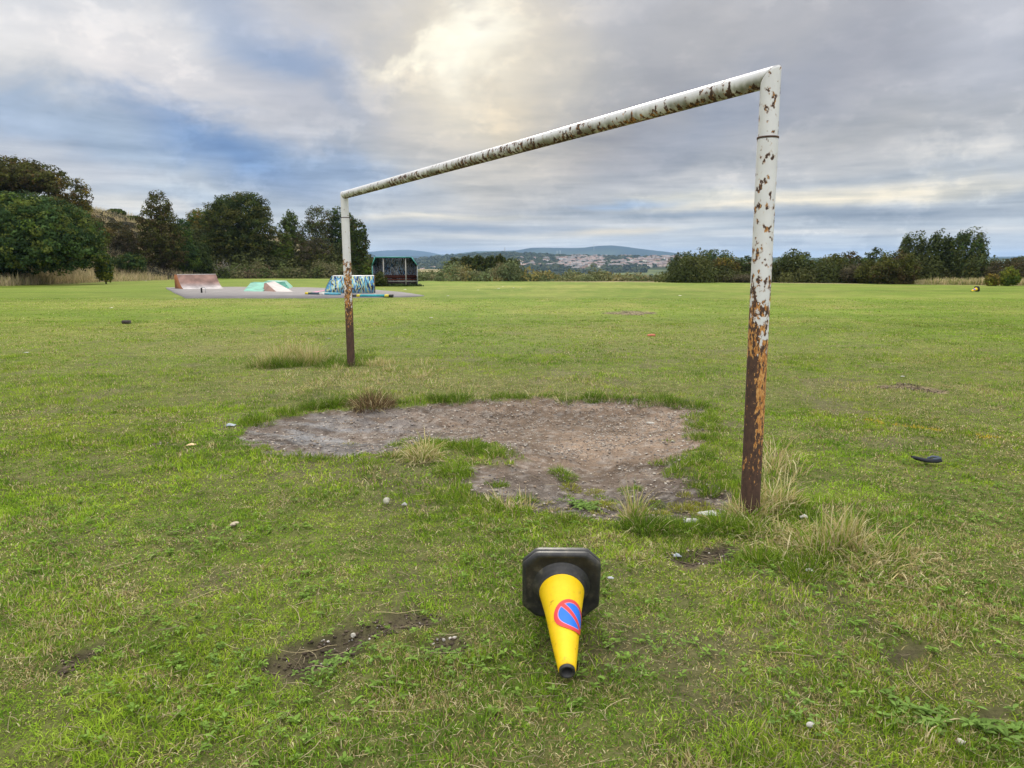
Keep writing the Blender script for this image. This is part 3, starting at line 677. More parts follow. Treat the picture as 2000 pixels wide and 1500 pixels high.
bd, md = dirt_d(x, y); buffc = G(1100, 830)
dens = .22+.75*np.exp(-((x-buffc[0])/1.9)**2-((y-buffc[1]-.2)/1.5)**2)*sst(.3, .6, fbm(x*2, y*2, 141, 2))
k_ = (md < .02) & (rng.random(n) < dens); x, y = x[k_], y[k_]; n = len(x)
s_ = .0035+.011*rng.random(n)**5+.0035*rng.random(n)
pc = np.array([(.40, .34, .28), (.54, .49, .42), (.28, .23, .19), (.20, .18, .17), (.33, .25, .18)])[rng.choice(5, n, p=(.25, .13, .25, .17, .2))]*rng.uniform(.7, 1.1, (n, 1))
P, F, c = rocks(x, y, zg(x, y)+s_*.25, s_, pc); gr.add(P, [F[0].reshape(-1, 3)], c)
for Pk in DIRT[1:9]:
    lo, hi = Pk.min(0), Pk.max(0); a_ = np.prod(hi-lo); n = int(min(6000, 5000*a_))+5; x = rng.uniform(lo[0], hi[0], n); y = rng.uniform(lo[1], hi[1], n); s_ = .003+.009*rng.random(n)**3
    k_ = in_poly(Pk, x, y); x, y, s_ = x[k_], y[k_], s_[k_]; n = len(x)
    if n: P, F, c = rocks(x, y, zg(x, y)+s_*.2, s_, np.where(rng.random((n, 1)) < .06, np.array([(.40, .37, .33)]), np.array([(.080, .060, .042)]))*rng.uniform(.5, 1.5, (n, 1))); gr.add(P, [F[0].reshape(-1, 3)], c)
tag(gr.build('gravel', M_stone), 'small pale stones scattered over the bare goal mouth', 'stones', None, 'stuff')
# ============================================================ trees
def leafcards(P, nrm, size, col):
    """small folded leaf sprays: one rhombus each"""
    n = len(P); r = rng.normal(size=(n, 3)); u = np.cross(nrm, r); u /= np.linalg.norm(u, axis=1)[:, None]+1e-9; v = np.cross(nrm, u)
    s = size[:, None]; a = rng.uniform(.35, .75, n)[:, None]
    V = np.stack([P-u*s, P+v*s*a+nrm*s*.15, P+u*s, P-v*s*a+nrm*s*.15], 1).reshape(-1, 3)
    return V, [(np.arange(n)*4)[:, None]+np.array([[0, 1, 2, 3]])], np.repeat(col, 4, 0)
PAL = {
 'dark': [(.040, .062, .022), (.055, .080, .026), (.030, .046, .018)],
 'hawthorn': [(.038, .075, .030), (.052, .095, .034), (.026, .052, .022), (.075, .100, .026)],
 'olive': [(.070, .082, .024), (.085, .090, .030), (.048, .060, .018)],
 'brown': [(.062, .056, .028), (.052, .055, .024), (.075, .058, .030), (.040, .046, .019)],
 'yellow': [(.170, .130, .035), (.130, .115, .030), (.090, .095, .025)],
 'bright': [(.075, .125, .026), (.095, .145, .030), (.055, .095, .022)],
 'willow': [(.060, .085, .036), (.080, .105, .045), (.042, .060, .026)],
 'grey': [(.075, .072, .050), (.090, .080, .060), (.055, .055, .036)],
 'russet': [(.082, .062, .032), (.060, .066, .025), (.050, .058, .022)],
 'lime': [(.170, .190, .030), (.130, .165, .030), (.095, .125, .026)],
 'scrub': [(.115, .125, .050), (.090, .105, .042), (.140, .130, .055), (.075, .085, .032)],
}
def crown_np(lobes, size, dens, pal, accent=None, amix=0.0, plume=0.0, lean=0.0, seed=1, gap=.25):
    A = Acc(); pal_ = np.array(PAL[pal])*(1.22, 1.13, .9); acc = np.array(PAL[accent])*(1.22, 1.13, .9) if accent else None
    for (cx, cy, cz, rx, ry, rz) in lobes:
        area = 4*np.pi*((rx*ry)**1.6/3+(rx*rz)**1.6/3+(ry*rz)**1.6/3)**(1/1.6)
        rc = .235*min(rx, ry, rz)**.75
        nc = int(max(20, 2.1*area/(rc*rc*3.0)))
        d = rng.normal(size=(nc, 3)); d /= np.linalg.norm(d, axis=1)[:, None]
        rad = rng.uniform(.60, 1.0, nc)+.22*(fbm(d[:, 0]*2.2+seed, d[:, 2]*2.2+d[:, 1]*1.7, seed, 3)-.5)
        cc = d*rad[:, None]*np.array((rx, ry, rz))+np.array((cx, cy, cz))
        keep = (rng.random(nc) > gap*.5) & (cc[:, 2] > cz-rz*.97); cc = cc[keep]; d = d[keep]; nc = len(cc)
        rcl = rc*rng.uniform(.55, 1.25, nc)
        k = np.maximum(8, (dens*rcl**2/(size*size)*1.75)).astype(int); idx = np.repeat(np.arange(nc), k); n = len(idx)
        q = rng.normal(size=(n, 3)); q /= np.linalg.norm(q, axis=1)[:, None]
        rr = rng.uniform(.35, 1.08, n)**.6
        sc = np.array((1, 1, .72)) if plume == 0 else np.array((.62, .62, 1.0+plume))
        off = q*rr[:, None]*rcl[idx][:, None]*sc
        if plume: off[:, 0] += lean*(off[:, 2]+rcl[idx]*.8)
        P = cc[idx]+off; over = P[:, 2]-(cz+rz*.98); P[:, 2] -= np.where(over > 0, over*.6, 0)
        nr = q*.7+d[idx]*.5+rng.normal(0, .45, (n, 3))+np.array((0, 0, .25)); nr /= np.linalg.norm(nr, axis=1)[:, None]
        ccol = pal_[rng.integers(0, len(pal_), nc)]*rng.uniform(.75, 1.3, (nc, 1))
        if acc is not None:
            m = rng.random(nc) < amix*(.5+1.0*(d[:, 2] > .1)); ccol[m] = acc[rng.integers(0, len(acc), m.sum())]
        col = ccol[idx]*rng.uniform(.7, 1.35, (n, 1))
        A.add(*leafcards(P, nr, size*.74*rng.uniform(.6, 1.35, n), col))
    return A
def limbs(base, ztop, lobes, r, col, nl=7, lean=0.0, fork=.22):
    m = MB(); b = np.array(base, float); hgt = ztop-b[2]
    zs = np.linspace(0, .62, 6)
    tr = [b+np.array((lean*hgt*z*z+.12*r*math.sin(z*9), .1*r*math.cos(z*7), hgt*z-(.15 if z == 0 else 0))) for z in zs]
    m.tube(tr, [r*1.35, r*1.02, r*.85, r*.68, r*.5, r*.3], 8, col)
    for i in range(nl):
        lb = lobes[i % len(lobes)]; s = tr[1+i % 4]; a = rng.uniform(0, 6.28)
        e = np.array((lb[0]+lb[3]*.72*math.cos(a), lb[1]+lb[4]*.72*math.sin(a), lb[2]+lb[5]*rng.uniform(-.1, .6)))
        mid = (s+e)/2+np.array((0, 0, -.08*hgt)); m.tube([s, s*.5+mid*.5+np.array((0, 0, .01)), mid, e*.5+mid*.5+np.array((0, 0, .1)), e], [r*.42, r*.34, r*.26, r*.17, r*.06], 5, col)
    return m
BARK = (.085, .07, .052)
def tree(name, label, px0, px1, ytop, D, pal, shape='round', cat='tree', dens=2.2, size=.16, group=None, base_dz=0, foot=.06, bottom=None, **kw):
    """placed on the terrain where it stands: px0..px1 and ytop give bearing, width and height at distance D"""
    xc = (px0+px1)/2; p = at(xc, ytop, D); w_ = (px1-px0)/FPX*D/2; X, Y, zt = p
    zb = float(zf(np.array([X]), np.array([Y]))[0])+base_dz; H = zt-zb
    if bottom is not None: zlow = at(xc, bottom, D)[2]
    else: zlow = zb+foot*H
    hc = zt-zlow; cz = zlow+hc/2
    if shape == 'round': lobes = [(X, Y, cz+.02*hc, w_*.93, w_*.85, hc*.5), (X-w_*.45, Y-w_*.2, zlow+hc*.36, w_*.55, w_*.5, hc*.36), (X+w_*.5, Y-w_*.15, zlow+hc*.34, w_*.5, w_*.5, hc*.34), (X+w_*.1, Y-w_*.4, zlow+hc*.3, w_*.6, w_*.5, hc*.3)]
    elif shape == 'cone': lobes = [(X, Y, zlow+hc*.74, w_*.55, w_*.5, hc*.27), (X-w_*.18, Y, zlow+hc*.5, w_*.75, w_*.7, hc*.32), (X+w_*.15, Y-w_*.1, zlow+hc*.28, w_*.85, w_*.8, hc*.28)]
    elif shape == 'bush': lobes = [(X, Y, zlow+hc*.42, w_*.9, w_*.8, hc*.57), (X-w_*.5, Y-w_*.1, zlow+hc*.32, w_*.5, w_*.45, hc*.36), (X+w_*.48, Y-w_*.1, zlow+hc*.3, w_*.5, w_*.45, hc*.36)]
    elif shape == 'tall': lobes = [(X, Y, zlow+hc*.5, w_*.8, w_*.7, hc*.5), (X-w_*.4, Y, zlow+hc*.6, w_*.42, w_*.4, hc*.36), (X+w_*.42, Y, zlow+hc*.55, w_*.42, w_*.4, hc*.36), (X, Y-w_*.3, zlow+hc*.28, w_*.8, w_*.5, hc*.28)]
    else: lobes = [(X+a*w_, Y+b*w_, zlow+c*hc, d*w_, e*w_, f*hc) for a, b, c, d, e, f in shape]
    t = thing(name, (X, Y, zb), label, cat, group)
    A = crown_np(lobes, size, dens, pal, seed=int(px0) % 97+3, **kw)
    A.build('foliage' if cat != 'tree' else 'crown', M_leaf, t)
    r = max(.05, min(.32, w_*.075))
    limbs((X, Y, zb), zt-.12*H, lobes, r, BARK, 7, kw.get('lean', 0)*.3).build('trunk' if cat == 'tree' else 'stems', M_bark, t, True)
    return t
# ---- left bank
tree('hawthorn_tree', 'huge dense dark green tree filling the left edge, its branches sweeping to the grass', -190, 212, 372, 63, 'hawthorn',
     [(0, 0, .52, .80, .6, .47), (-.45, -.1, .5, .5, .5, .46), (.42, -.12, .46, .52, .5, .38), (.62, -.2, .30, .34, .4, .29), (.1, -.35, .30, .7, .4, .30), (-.3, -.35, .25, .6, .4, .26), (.2, -.2, .66, .45, .4, .30)], dens=2.6, size=.15, accent='bright', amix=.06, gap=.1, foot=.015)
tree('bank_tree', 'tall browning tree rising behind the huge dark tree on the left', -170, 120, 305, 77, 'brown', 'round', dens=2.0, size=.17, accent='olive', amix=.4, foot=.15)
tree('bank_tree', 'russet edged tree sloping down to the right behind the huge dark tree', 60, 205, 345, 76, 'russet', 'cone', dens=2.0, size=.15, accent='yellow', amix=.2, foot=.1)
tree('shrub', 'yellow green shrub at the right foot of the huge dark tree', 184, 219, 490, 64, 'lime', 'round', 'shrub', size=.11, accent='hawthorn', amix=.5, gap=.7)
tree('shrub', 'brown leafless-looking shrub on the bank between the big left tree and the pointed tree', 196, 262, 430, 88, 'grey', 'bush', 'shrub', size=.13, accent='brown', amix=.6)
tree('gorse_bush', 'dark gorse bush on the top of the bank against the sky', 204, 246, 408, 104, 'dark', 'bush', 'bush', size=.15, accent='hawthorn', amix=.4)
tree('gorse_bush', 'low gorse bush on the bank crest touching the pointed tree', 238, 280, 422, 104, 'dark', 'bush', 'bush', size=.15, accent='hawthorn', amix=.4)
tree('broom_bush', 'dark blue-green broom bush low on the bank beside the dry grass', 214, 286, 492, 82, 'hawthorn', 'bush', 'bush', size=.12)
tree('pointed_tree', 'brownish pointed tree standing alone on the bank', 250, 362, 371, 90, 'brown', [(0, 0, .80, .42, .42, .2), (-.05, 0, .62, .68, .6, .22), (.05, -.1, .42, .82, .7, .24), (-.25, -.1, .2, .75, .6, .2), (.35, -.1, .2, .6, .5, .2)], dens=1.7, size=.16, accent='olive', amix=.5, gap=.4)
tree('green_tree', 'slim mid green tree against the right side of the pointed tree', 322, 388, 424, 93, 'bright', 'cone', dens=2.2, size=.14, accent='hawthorn', amix=.6)
tree('yellowing_tree', 'small yellowing tree showing between the pointed tree and the big round tree', 362, 416, 408, 110, 'yellow', 'round', dens=2.2, size=.16, accent='bright', amix=.3)
tree('round_tree', 'big round dark olive tree with an even dome, second from the left on the skyline', 386, 535, 374, 105, 'olive', [(0, 0, .62, .80, .75, .38), (.25, 0, .72, .6, .6, .28), (-.35, 0, .55, .6, .6, .34), (.55, -.1, .42, .44, .5, .32), (-.1, -.2, .26, .85, .6, .26), (.4, -.2, .2, .5, .5, .2)], dens=2.1, size=.16, accent='dark', amix=.5, gap=.2)
tree('small_tree', 'narrow green tree with a pointed top right of the big round tree', 538, 594, 408, 113, 'willow', 'cone', dens=2.0, size=.15, accent='bright', amix=.4)
tree('small_tree', 'low bright green tree in front of the pointed green one', 528, 572, 448, 105, 'bright', 'round', dens=2.0, size=.13, accent='olive', amix=.4)
tree('reddish_tree', 'thin topped tree with reddish twigs left of the far goal post', 572, 672, 400, 109, 'russet', 'cone', dens=1.5, size=.14, accent='willow', amix=.5, gap=.5)
tree('bank_tree', 'dark tree whose top shows directly behind the far goal post', 634, 702, 401, 111, 'dark', 'tall', dens=2.0, size=.16, accent='hawthorn', amix=.4, gap=.3)
tree('bank_tree', 'dark ragged tree ending the row on the right, above the shelter', 664, 726, 428, 82, 'dark', [(0, 0, .78, .66, .6, .22), (.25, 0, .58, .62, .6, .22), (-.1, 0, .4, .7, .6, .24), (.3, -.1, .2, .6, .5, .2)], dens=1.7, size=.16, accent='brown', amix=.15, gap=.4)
tree('shrub', 'dark scrubby shrub in front of the reddish tree', 575, 655, 462, 105, 'olive', 'bush', 'shrub', size=.13, accent='grey', amix=.4)
tree('shrub', 'brownish shrub below the ragged dark tree', 650, 735, 486, 105, 'grey', 'bush', 'shrub', size=.12, accent='olive', amix=.5)
tree('shrub', 'small bright shrub beside the left wall of the shelter', 708, 738, 505, 72, 'bright', 'bush', 'shrub', size=.10, accent='olive', amix=.4)
tree('shrub', 'shaded shrub between the pointed tree and the big round tree', 345, 415, 470, 95, 'dark', 'bush', 'shrub', size=.13)
# bare pale shrub
p = at(440, 520, 96); t = thing('dead_shrub', (p[0], p[1], float(zf(p[0:1], p[1:2])[0])), 'dead pale-branched shrub in front of the big round tree', 'dead shrub'); m = MB(); b = np.array(t.location)
for i in range(16):
    a = rng.uniform(-.5, .5); q = b+np.array((rng.uniform(-.9, .9), rng.uniform(-.3, .3), 0)); l = rng.uniform(1.8, 3.4); P_ = [q]
    for k in range(5): a += rng.normal(0, .3); P_.append(P_[-1]+np.array((math.sin(a), rng.normal(0, .15), math.cos(a)*.9))*l/5)
    m.tube(P_, np.linspace(.05, .012, 6), 4, (.30, .27, .23))
m.build('branches', M_bark, t)
# ---- clump beyond the field edge
mid = [(868, 908, 503, 112, 'a dark rounded tree at the left end of the clump beyond the field'), (896, 930, 499, 122, 'slender dark tree next to the left end of the middle clump'), (920, 952, 497, 118, 'third tree of the dark clump beyond the middle of the field'),
       (944, 972, 499, 124, 'slim tree at the middle of the dark clump beyond the field'), (962, 992, 497, 116, 'tallest slim tree in the right half of the dark clump'), (984, 1016, 503, 120, 'last tree at the right end of the dark clump beyond the field')]
for i, (a, b_, yt, D, lb) in enumerate(mid):
    tree('slender_tree', lb, a, b_, yt, D, 'dark', 'round' if i == 0 else 'tall', dens=1.9, size=.2, accent='olive', amix=.3, plume=.5 if i else 0, lean=.15, group='dark clump of trees beyond the field edge', bottom=548)
# ---- right tree line
RT = [('willow_tree', 'feathery green willow at the left end of the right tree line', 1300, 1372, 494, 84, 'willow', 'round', dict(plume=.7, lean=.35, dens=2.0, size=.15)),
      ('willow_tree', 'wider willow with wind-blown top left of the orange tinted tree', 1345, 1445, 490, 88, 'willow', 'round', dict(plume=.7, lean=.35, dens=2.0, size=.15, accent='hawthorn', amix=.4)),
      ('autumn_tree', 'low tree turning orange brown left of the near post', 1378, 1452, 503, 76, 'russet', 'round', dict(dens=2.2, size=.14, accent='yellow', amix=.35)),
      ('autumn_tree', 'dark autumn tree seen behind the near post', 1432, 1504, 500, 76, 'brown', 'round', dict(dens=2.2, size=.14, accent='dark', amix=.5)),
      ('broad_tree', 'dark green tree just right of the near post', 1500, 1608, 492, 74, 'olive', 'bush', dict(dens=2.2, size=.14, accent='dark', amix=.5)),
      ('broad_tree', 'leafy green tree between two brownish ones right of the post', 1590, 1664, 494, 74, 'willow', 'bush', dict(dens=2.1, size=.14, accent='olive', amix=.5)),
      ('broad_tree', 'reddish brown crown rising behind the greyish shrub', 1632, 1688, 490, 82, 'brown', 'round', dict(dens=2.0, size=.15)),
      ('broad_tree', 'small dark pointed crown behind the big brown bush', 1684, 1740, 484, 80, 'bright', 'round', dict(dens=2.0, size=.14, accent='dark', amix=.5)),
      ('brown_tree', 'large brown-green bushy tree in front of the tall willows', 1704, 1798, 486, 64, 'brown', 'bush', dict(dens=2.4, size=.13, accent='olive', amix=.5)),
      ('tall_willow', 'tall willow on the left of the high group, top blown to the right', 1752, 1822, 452, 74, 'willow', 'tall', dict(plume=1.0, lean=.5, dens=2.0, size=.14, gap=.4)),
      ('tall_willow', 'tall willow in the middle of the high group', 1808, 1872, 448, 72, 'willow', 'tall', dict(plume=1.0, lean=.5, dens=2.0, size=.14, accent='dark', amix=.3, gap=.4)),
      ('tall_willow', 'highest willow, at the right of the high group', 1856, 1936, 444, 70, 'willow', 'tall', dict(plume=1.0, lean=.5, dens=1.9, size=.14, accent='hawthorn', amix=.3, gap=.5)),
      ('willow_tree', 'lower willow skirt at the right foot of the high group', 1880, 1952, 492, 68, 'willow', 'bush', dict(plume=.6, lean=.4, dens=2.0, size=.13, accent='olive', amix=.3)),
      ('grey_thicket_tree', 'bare greyish thicket tree at the right edge behind the lime shrub', 1925, 2060, 503, 66, 'grey', 'bush', dict(dens=2.0, size=.12, gap=.3, accent='brown', amix=.3)),
      ('green_tree', 'dark tree top cut by the right edge of the view', 1984, 2050, 490, 78, 'bright', 'round', dict(dens=2.2, size=.15, accent='dark', amix=.4))]
for nme, lb, a, b_, yt, D, pal, shp, kw in RT: tree(nme, lb, a, b_, yt, D, pal, shp, foot=.0, **kw)
for lb, a, b_, yt, D, pal, kw in (('greyish shrub among the right tree line under the reddish crown', 1640, 1716, 514, 68, 'grey', {}), ('pale green low shrub in front of the right tree line', 1560, 1615, 530, 71, 'scrub', {}),
                          ('small bright shrub below the greyish one', 1644, 1674, 530, 68, 'bright', {}), ('green-brown shrub left of the big brown bushy tree', 1670, 1735, 508, 66, 'olive', {}),
                          ('small yellow shrub at the right in the dry grass', 1926, 1953, 533, 57, 'lime', dict(accent='yellow', amix=.6)), ('round lime green shrub near the right edge in the dry grass', 1955, 1994, 519, 57, 'bright', dict(accent='lime', amix=.6)),
                          ('low brown shrub behind the near post', 1410, 1500, 536, 70, 'grey', {}), ('grey-green shrub below the autumn trees', 1315, 1385, 530, 74, 'willow', {})):
    tree('shrub', lb, a, b_, yt, D, pal, 'bush', 'shrub', size=.10, dens=2.2, **kw)
# ---- low scrub, brambles, dry grass: masses nobody could count
def mass(name, label, line, D0, D1, n, r, pal, size, hts, dens=1.4, cat='scrub'):
    A = Acc(); pal_ = np.array(PAL[pal]) if isinstance(pal, str) else np.array(pal)
    px = rng.uniform(line[0], line[1], n); D = rng.uniform(D0, D1, n)
    for i in range(n):
        X = (px[i]-1000)/FPX*D[i]; z = float(zf(np.array([X]), np.array([D[i]]))[0]); h = rng.uniform(*hts)*(.72 if name == 'valley_scrub' and px[i] > 1010 else 1)*(.35+1.3*float(vnoise(px[i]*.035, D[i]*.1, 5)))*(1.6 if hts[1] < 2 and rng.random() < .06 else 1); rr = r*rng.uniform(.6, 1.4)
        k = int(dens*rr*(h+rr)/(size*size)); q = rng.normal(size=(k, 3)); q /= np.linalg.norm(q, axis=1)[:, None]; q[:, 2] = np.abs(q[:, 2])
        P = q*np.array((rr, rr, h))*(rng.uniform(.5, 1.08, k)**.6)[:, None]+np.array((X, D[i], z-.05))
        nr = q+rng.normal(0, .5, (k, 3)); nr /= np.linalg.norm(nr, axis=1)[:, None]
        c = pal_[rng.integers(0, len(pal_))]*rng.uniform(.7, 1.3)*rng.uniform(.7, 1.3, (k, 1))
        A.add(*leafcards(P, nr, size*rng.uniform(.6, 1.4, k), c))
    tag(A.build(name, M_leaf), label, cat, None, 'stuff')
mass('bramble_bank', 'long low bramble bank behind the skate area', (315, 732), 95.5, 101, 300, 1.0, [(.13, .145, .05), (.16, .15, .07), (.10, .125, .04), (.17, .13, .075)], .14, (.8, 1.7), 1.7, 'brambles')
mass('bramble_undergrowth', 'dark undergrowth below the trees on the left bank', (385, 735), 102, 109, 260, 1.6, 'olive', .17, (1.2, 2.8), 1.4, 'undergrowth')
mass('bank_heather', 'low brown and dark green growth over the open bank', (185, 400), 84, 103, 200, 1.0, 'grey', .13, (.3, .8), 1.4, 'undergrowth')
mass('valley_scrub', 'low olive and tan scrub along the far edge of the field', (812, 1330), 76, 100, 520, 1.0, [(.17, .18, .08), (.13, .15, .065), (.20, .18, .09), (.11, .13, .05), (.22, .19, .065), (.12, .15, .065)], .14, (.3, 1.55), 1.2)
mass('tree_foot_scrub', 'low scrub closing the foot of the right tree line', (1300, 2040), 69, 80, 260, 1.2, 'olive', .13, (.8, 2.3), 1.5)
def meadow(name, label, region, n, h, cols):
    A = Acc(); x, y = region(n); z = zf(x, y); m_ = len(x); c = np.array(cols)[rng.integers(0, len(cols), m_)]*rng.uniform(.7, 1.2, (m_, 1))
    cl = fbm(x*.5, y*.5, 151, 3)
    A.add(*blades(x, y, z-.03, h*rng.uniform(.5, 1.2, m_)*(.5+cl), rng.uniform(.03, .06, m_), np.clip(rng.normal(.3, .25, m_), 0, 1.2), c, 2)); tag(A.build(name, M_grass), label, 'dry grass', None, 'stuff')
def reg_left(n):
    D = rng.uniform(50, 108, n); px = rng.uniform(-60, 400, n); x = (px-1000)/FPX*D; b, d = bank(x, D); k = (d > -.6+.9*fbm(x*.3, D*.3, 153, 2)) & (d < 20); return x[k], D[k]
meadow('dry_grass_bank', 'tall dry straw grass on the foot of the left bank', reg_left, 60000, .95, [(.62, .50, .31), (.52, .42, .25), (.45, .38, .20), (.30, .29, .13)])
def reg_far(n):
    px = rng.uniform(810, 2080, n); x0 = (px-1000)/FPX; D = edge_y(x0*70)+0; D = edge_y(x0*D)+rng.uniform(-.6, 3.5, n); k = ((fbm(px*.01, px*0, 155, 3) > .40) & (px < 1290)) | (px > 1780); return (x0*D)[k], D[k]
meadow('dry_grass_fringe', 'fringe of dry grass along the far edge of the field', reg_far, 26000, .62, [(.60, .49, .30), (.50, .41, .22), (.30, .30, .12), (.22, .25, .07)])
# ---- far wood and town
def far_wood():
    A = Acc()
    def put(X, Y, z, r, col, k=26):
        q = rng.normal(size=(k, 3)); q /= np.linalg.norm(q, axis=1)[:, None]; q[:, 2] = np.abs(q[:, 2])
        P = q*np.array((r, r, r*1.15))+np.array((X, Y, z)); A.add(*leafcards(P, q, r*rng.uniform(.45, .8, k), np.array(col)*rng.uniform(.7, 1.3, (k, 1))))
    n = 4200; px = rng.uniform(690, 1420, n); Y = rng.uniform(1150, 2620, n); X = (px-1000)/FPX*Y; z = hillside_z(X, Y)
    f = fbm(px*.02, Y*.004, 161, 3); k = (f > np.where(px > 1090, .44, .38)) | ((px < 1080) & (rng.random(n) < .5))
    for i in np.nonzero(k)[0]: put(X[i], Y[i], z[i], rng.uniform(5, 10)*(.85 if px[i] > 1090 else 1), [(.05, .075, .03), (.07, .09, .035), (.09, .105, .045), (.04, .06, .03)][rng.integers(4)])
    tag(A.build('far_wood', M_leaf), 'woodland and garden trees mixed through the distant town hillside', 'wood', None, 'stuff')
far_wood()
def house_mesh(kind):
    m = MB(); L_, W_, H_ = ((9, 8, 5.2), (16, 8, 5.4), (11, 7, 5), (26, 8, 5.2))[kind]
    wall = ((.78, .72, .62), (.55, .38, .29), (.9, .9, .88), (.62, .48, .39))[kind]; roof = ((.33, .24, .21), (.25, .23, .22), (.34, .25, .21), (.28, .22, .20))[kind]
    m.box((0, 0, H_/2-1), (L_, W_, H_+2), 0, wall)
    a, b, h = L_/2+.4, W_/2+.5, 2.9
    m.add([(-a, -b, H_), (a, -b, H_), (a, b, H_), (-a, b, H_), (-a, 0, H_+h), (a, 0, H_+h)], [(0, 1, 5, 4), (2, 3, 4, 5), (1, 2, 5), (3, 0, 4), (3, 2, 1, 0)], roof)
    m.box((a*.5, 0, H_+h+.3), (1, .8, 1.8), 0, (.35, .2, .15))
    for x in np.arange(-L_/2+1.6, L_/2-1, 3.0):
        for z in (1.4, 3.8): m.box((x, -W_/2-.03, z), (1.3, .1, 1.2), 0, (.05, .055, .06))
    return m
protos = []
hp = []
for (a, b_) in (((1096, 520), (1132, 499)), ((1110, 526), (1160, 502)), ((1122, 530), (1172, 506))):
    for t in np.linspace(0, 1, 10): hp.append((a[0]+(b_[0]-a[0])*t, a[1]+(b_[1]-a[1])*t, 1, None))
for i in range(340):
    px = rng.uniform(1110, 1335); py = 499+24*rng.random()
    if vnoise(px*.06, py*.3, 171) < .44: continue
    hp.append((px, py, int(rng.integers(0, 4)), None))
for i in range(60): hp.append((rng.uniform(1010, 1180), rng.uniform(503, 524), int(rng.integers(0, 3)), None))
for i in range(8): hp.append((rng.uniform(770, 860), rng.uniform(526, 536), 2, None))
Yg = np.linspace(1100, 2600, 700); nh = 0
src = {}
for (px, py, kind, _) in hp:
    Xs = (px-1000)/FPX*Yg; zs = hillside_z(Xs, Yg); pr = 513-(zs-HCAM)/Yg*FPX
    j = int(np.argmin(np.abs(pr-py)+1e-5*Yg))
    if abs(pr[j]-py) > 2: continue
    X, Y, z = Xs[j], Yg[j], zs[j]
    if kind not in src:
        o = house_mesh(kind).build('house', M_plain); src[kind] = o; used = o
    else:
        used = src[kind].copy(); C.collection.objects.link(used)
    used.location = (X, Y, z+.4); used.rotation_euler = (0, 0, R(float(rng.choice([-50, 8, 15, -10, 75, 30]))) if px > 1175 else R(35)); nh += 1
    s = 1.15; used.scale = (s, s, s)
    tag(used, 'small brick or pale rendered house of the distant town on the valley side', 'house', 'houses of the distant town')
p = at(986, 492, 3600); m = MB(); tb = np.array((p[0], p[1], p[2]-6)); hgt = at(986, 482.5, 3600)[2]-tb[2]
t = thing('transmitter_mast', tb, 'thin transmitter mast on the distant wooded hill', 'mast')
m.tube([tb, tb+np.array((0, 0, hgt*.6)), tb+np.array((0, 0, hgt))], [2.2, 1.6, .6], 6, (.35, .30, .30)); m.build('mast_tower', M_plain, t)
m = MB()
for q in (.45, .62, .8): m.tube([tb+np.array((0, -2.2, hgt*q)), tb+np.array((0, -4, hgt*q))], 1.8, 8, (.5, .48, .48))
m.build('dish', M_plain, t)
for px, pt, pb in ((1088, 489, 499), (1094, 488, 499), (1160, 477.5, 483)):
    a, b_ = at(px, pb, 5200), at(px, pt, 5200); t = thing('pylon', a, {1088: 'left of two thin pylons in front of the moorland ridge', 1094: 'right of two thin pylons in front of the moorland ridge', 1160: 'faint pylon on the skyline near the highest hill'}[px], 'pylon', 'distant pylons')
    m = MB(); m.tube([a-(0, 0, 20), b_], [2.2, .8], 4, (.5, .5, .5)); m.build('tower', M_plain, t)
    m = MB()
    for q in (.7, .85): c_ = a+(b_-a)*q; m.box(c_, (14, .8, .8), 0, (.5, .5, .5))
    m.build('cross_arm', M_plain, t)
# ============================================================ skate area
def slab():
    P = [(322, 562.5), (362, 583), (620, 583), (800, 580.5), (830, 578.5), (790, 572), (735, 567), (600, 562), (450, 561)]
    pg = poly_g(P); v = []; n = len(pg)
    # subdivide outline and wobble, small thickness
    q = []
    for i in range(n):
        for t in np.linspace(0, 1, 9)[:-1]: q.append(pg[i]*(1-t)+pg[(i+1) % n]*t)
    q = np.array(q); q += .12*np.c_[vnoise(q[:, 0]*3, q[:, 1]*3, 3)-.5, vnoise(q[:, 0]*3, q[:, 1]*3, 4)-.5]
    z = zfield(q[:, 0], q[:, 1])+.035; m = len(q); V = np.r_[np.c_[q, z], np.c_[q, z-.1]]
    F = [np.arange(m)[None, ::1], np.c_[np.arange(m), np.arange(m)+m, (np.arange(m)+1) % m+m, (np.arange(m)+1) % m]]
    o = mesh_np('asphalt_slab', V, F, mat_vc('asphalt', .9, .2, .22, 1.5, bump=.004, bscale=90), None, np.tile((.215, .20, .20), (2*m, 1)))
    tag(o, 'grey asphalt slab of the skate area', 'slab', None, 'structure')
slab()
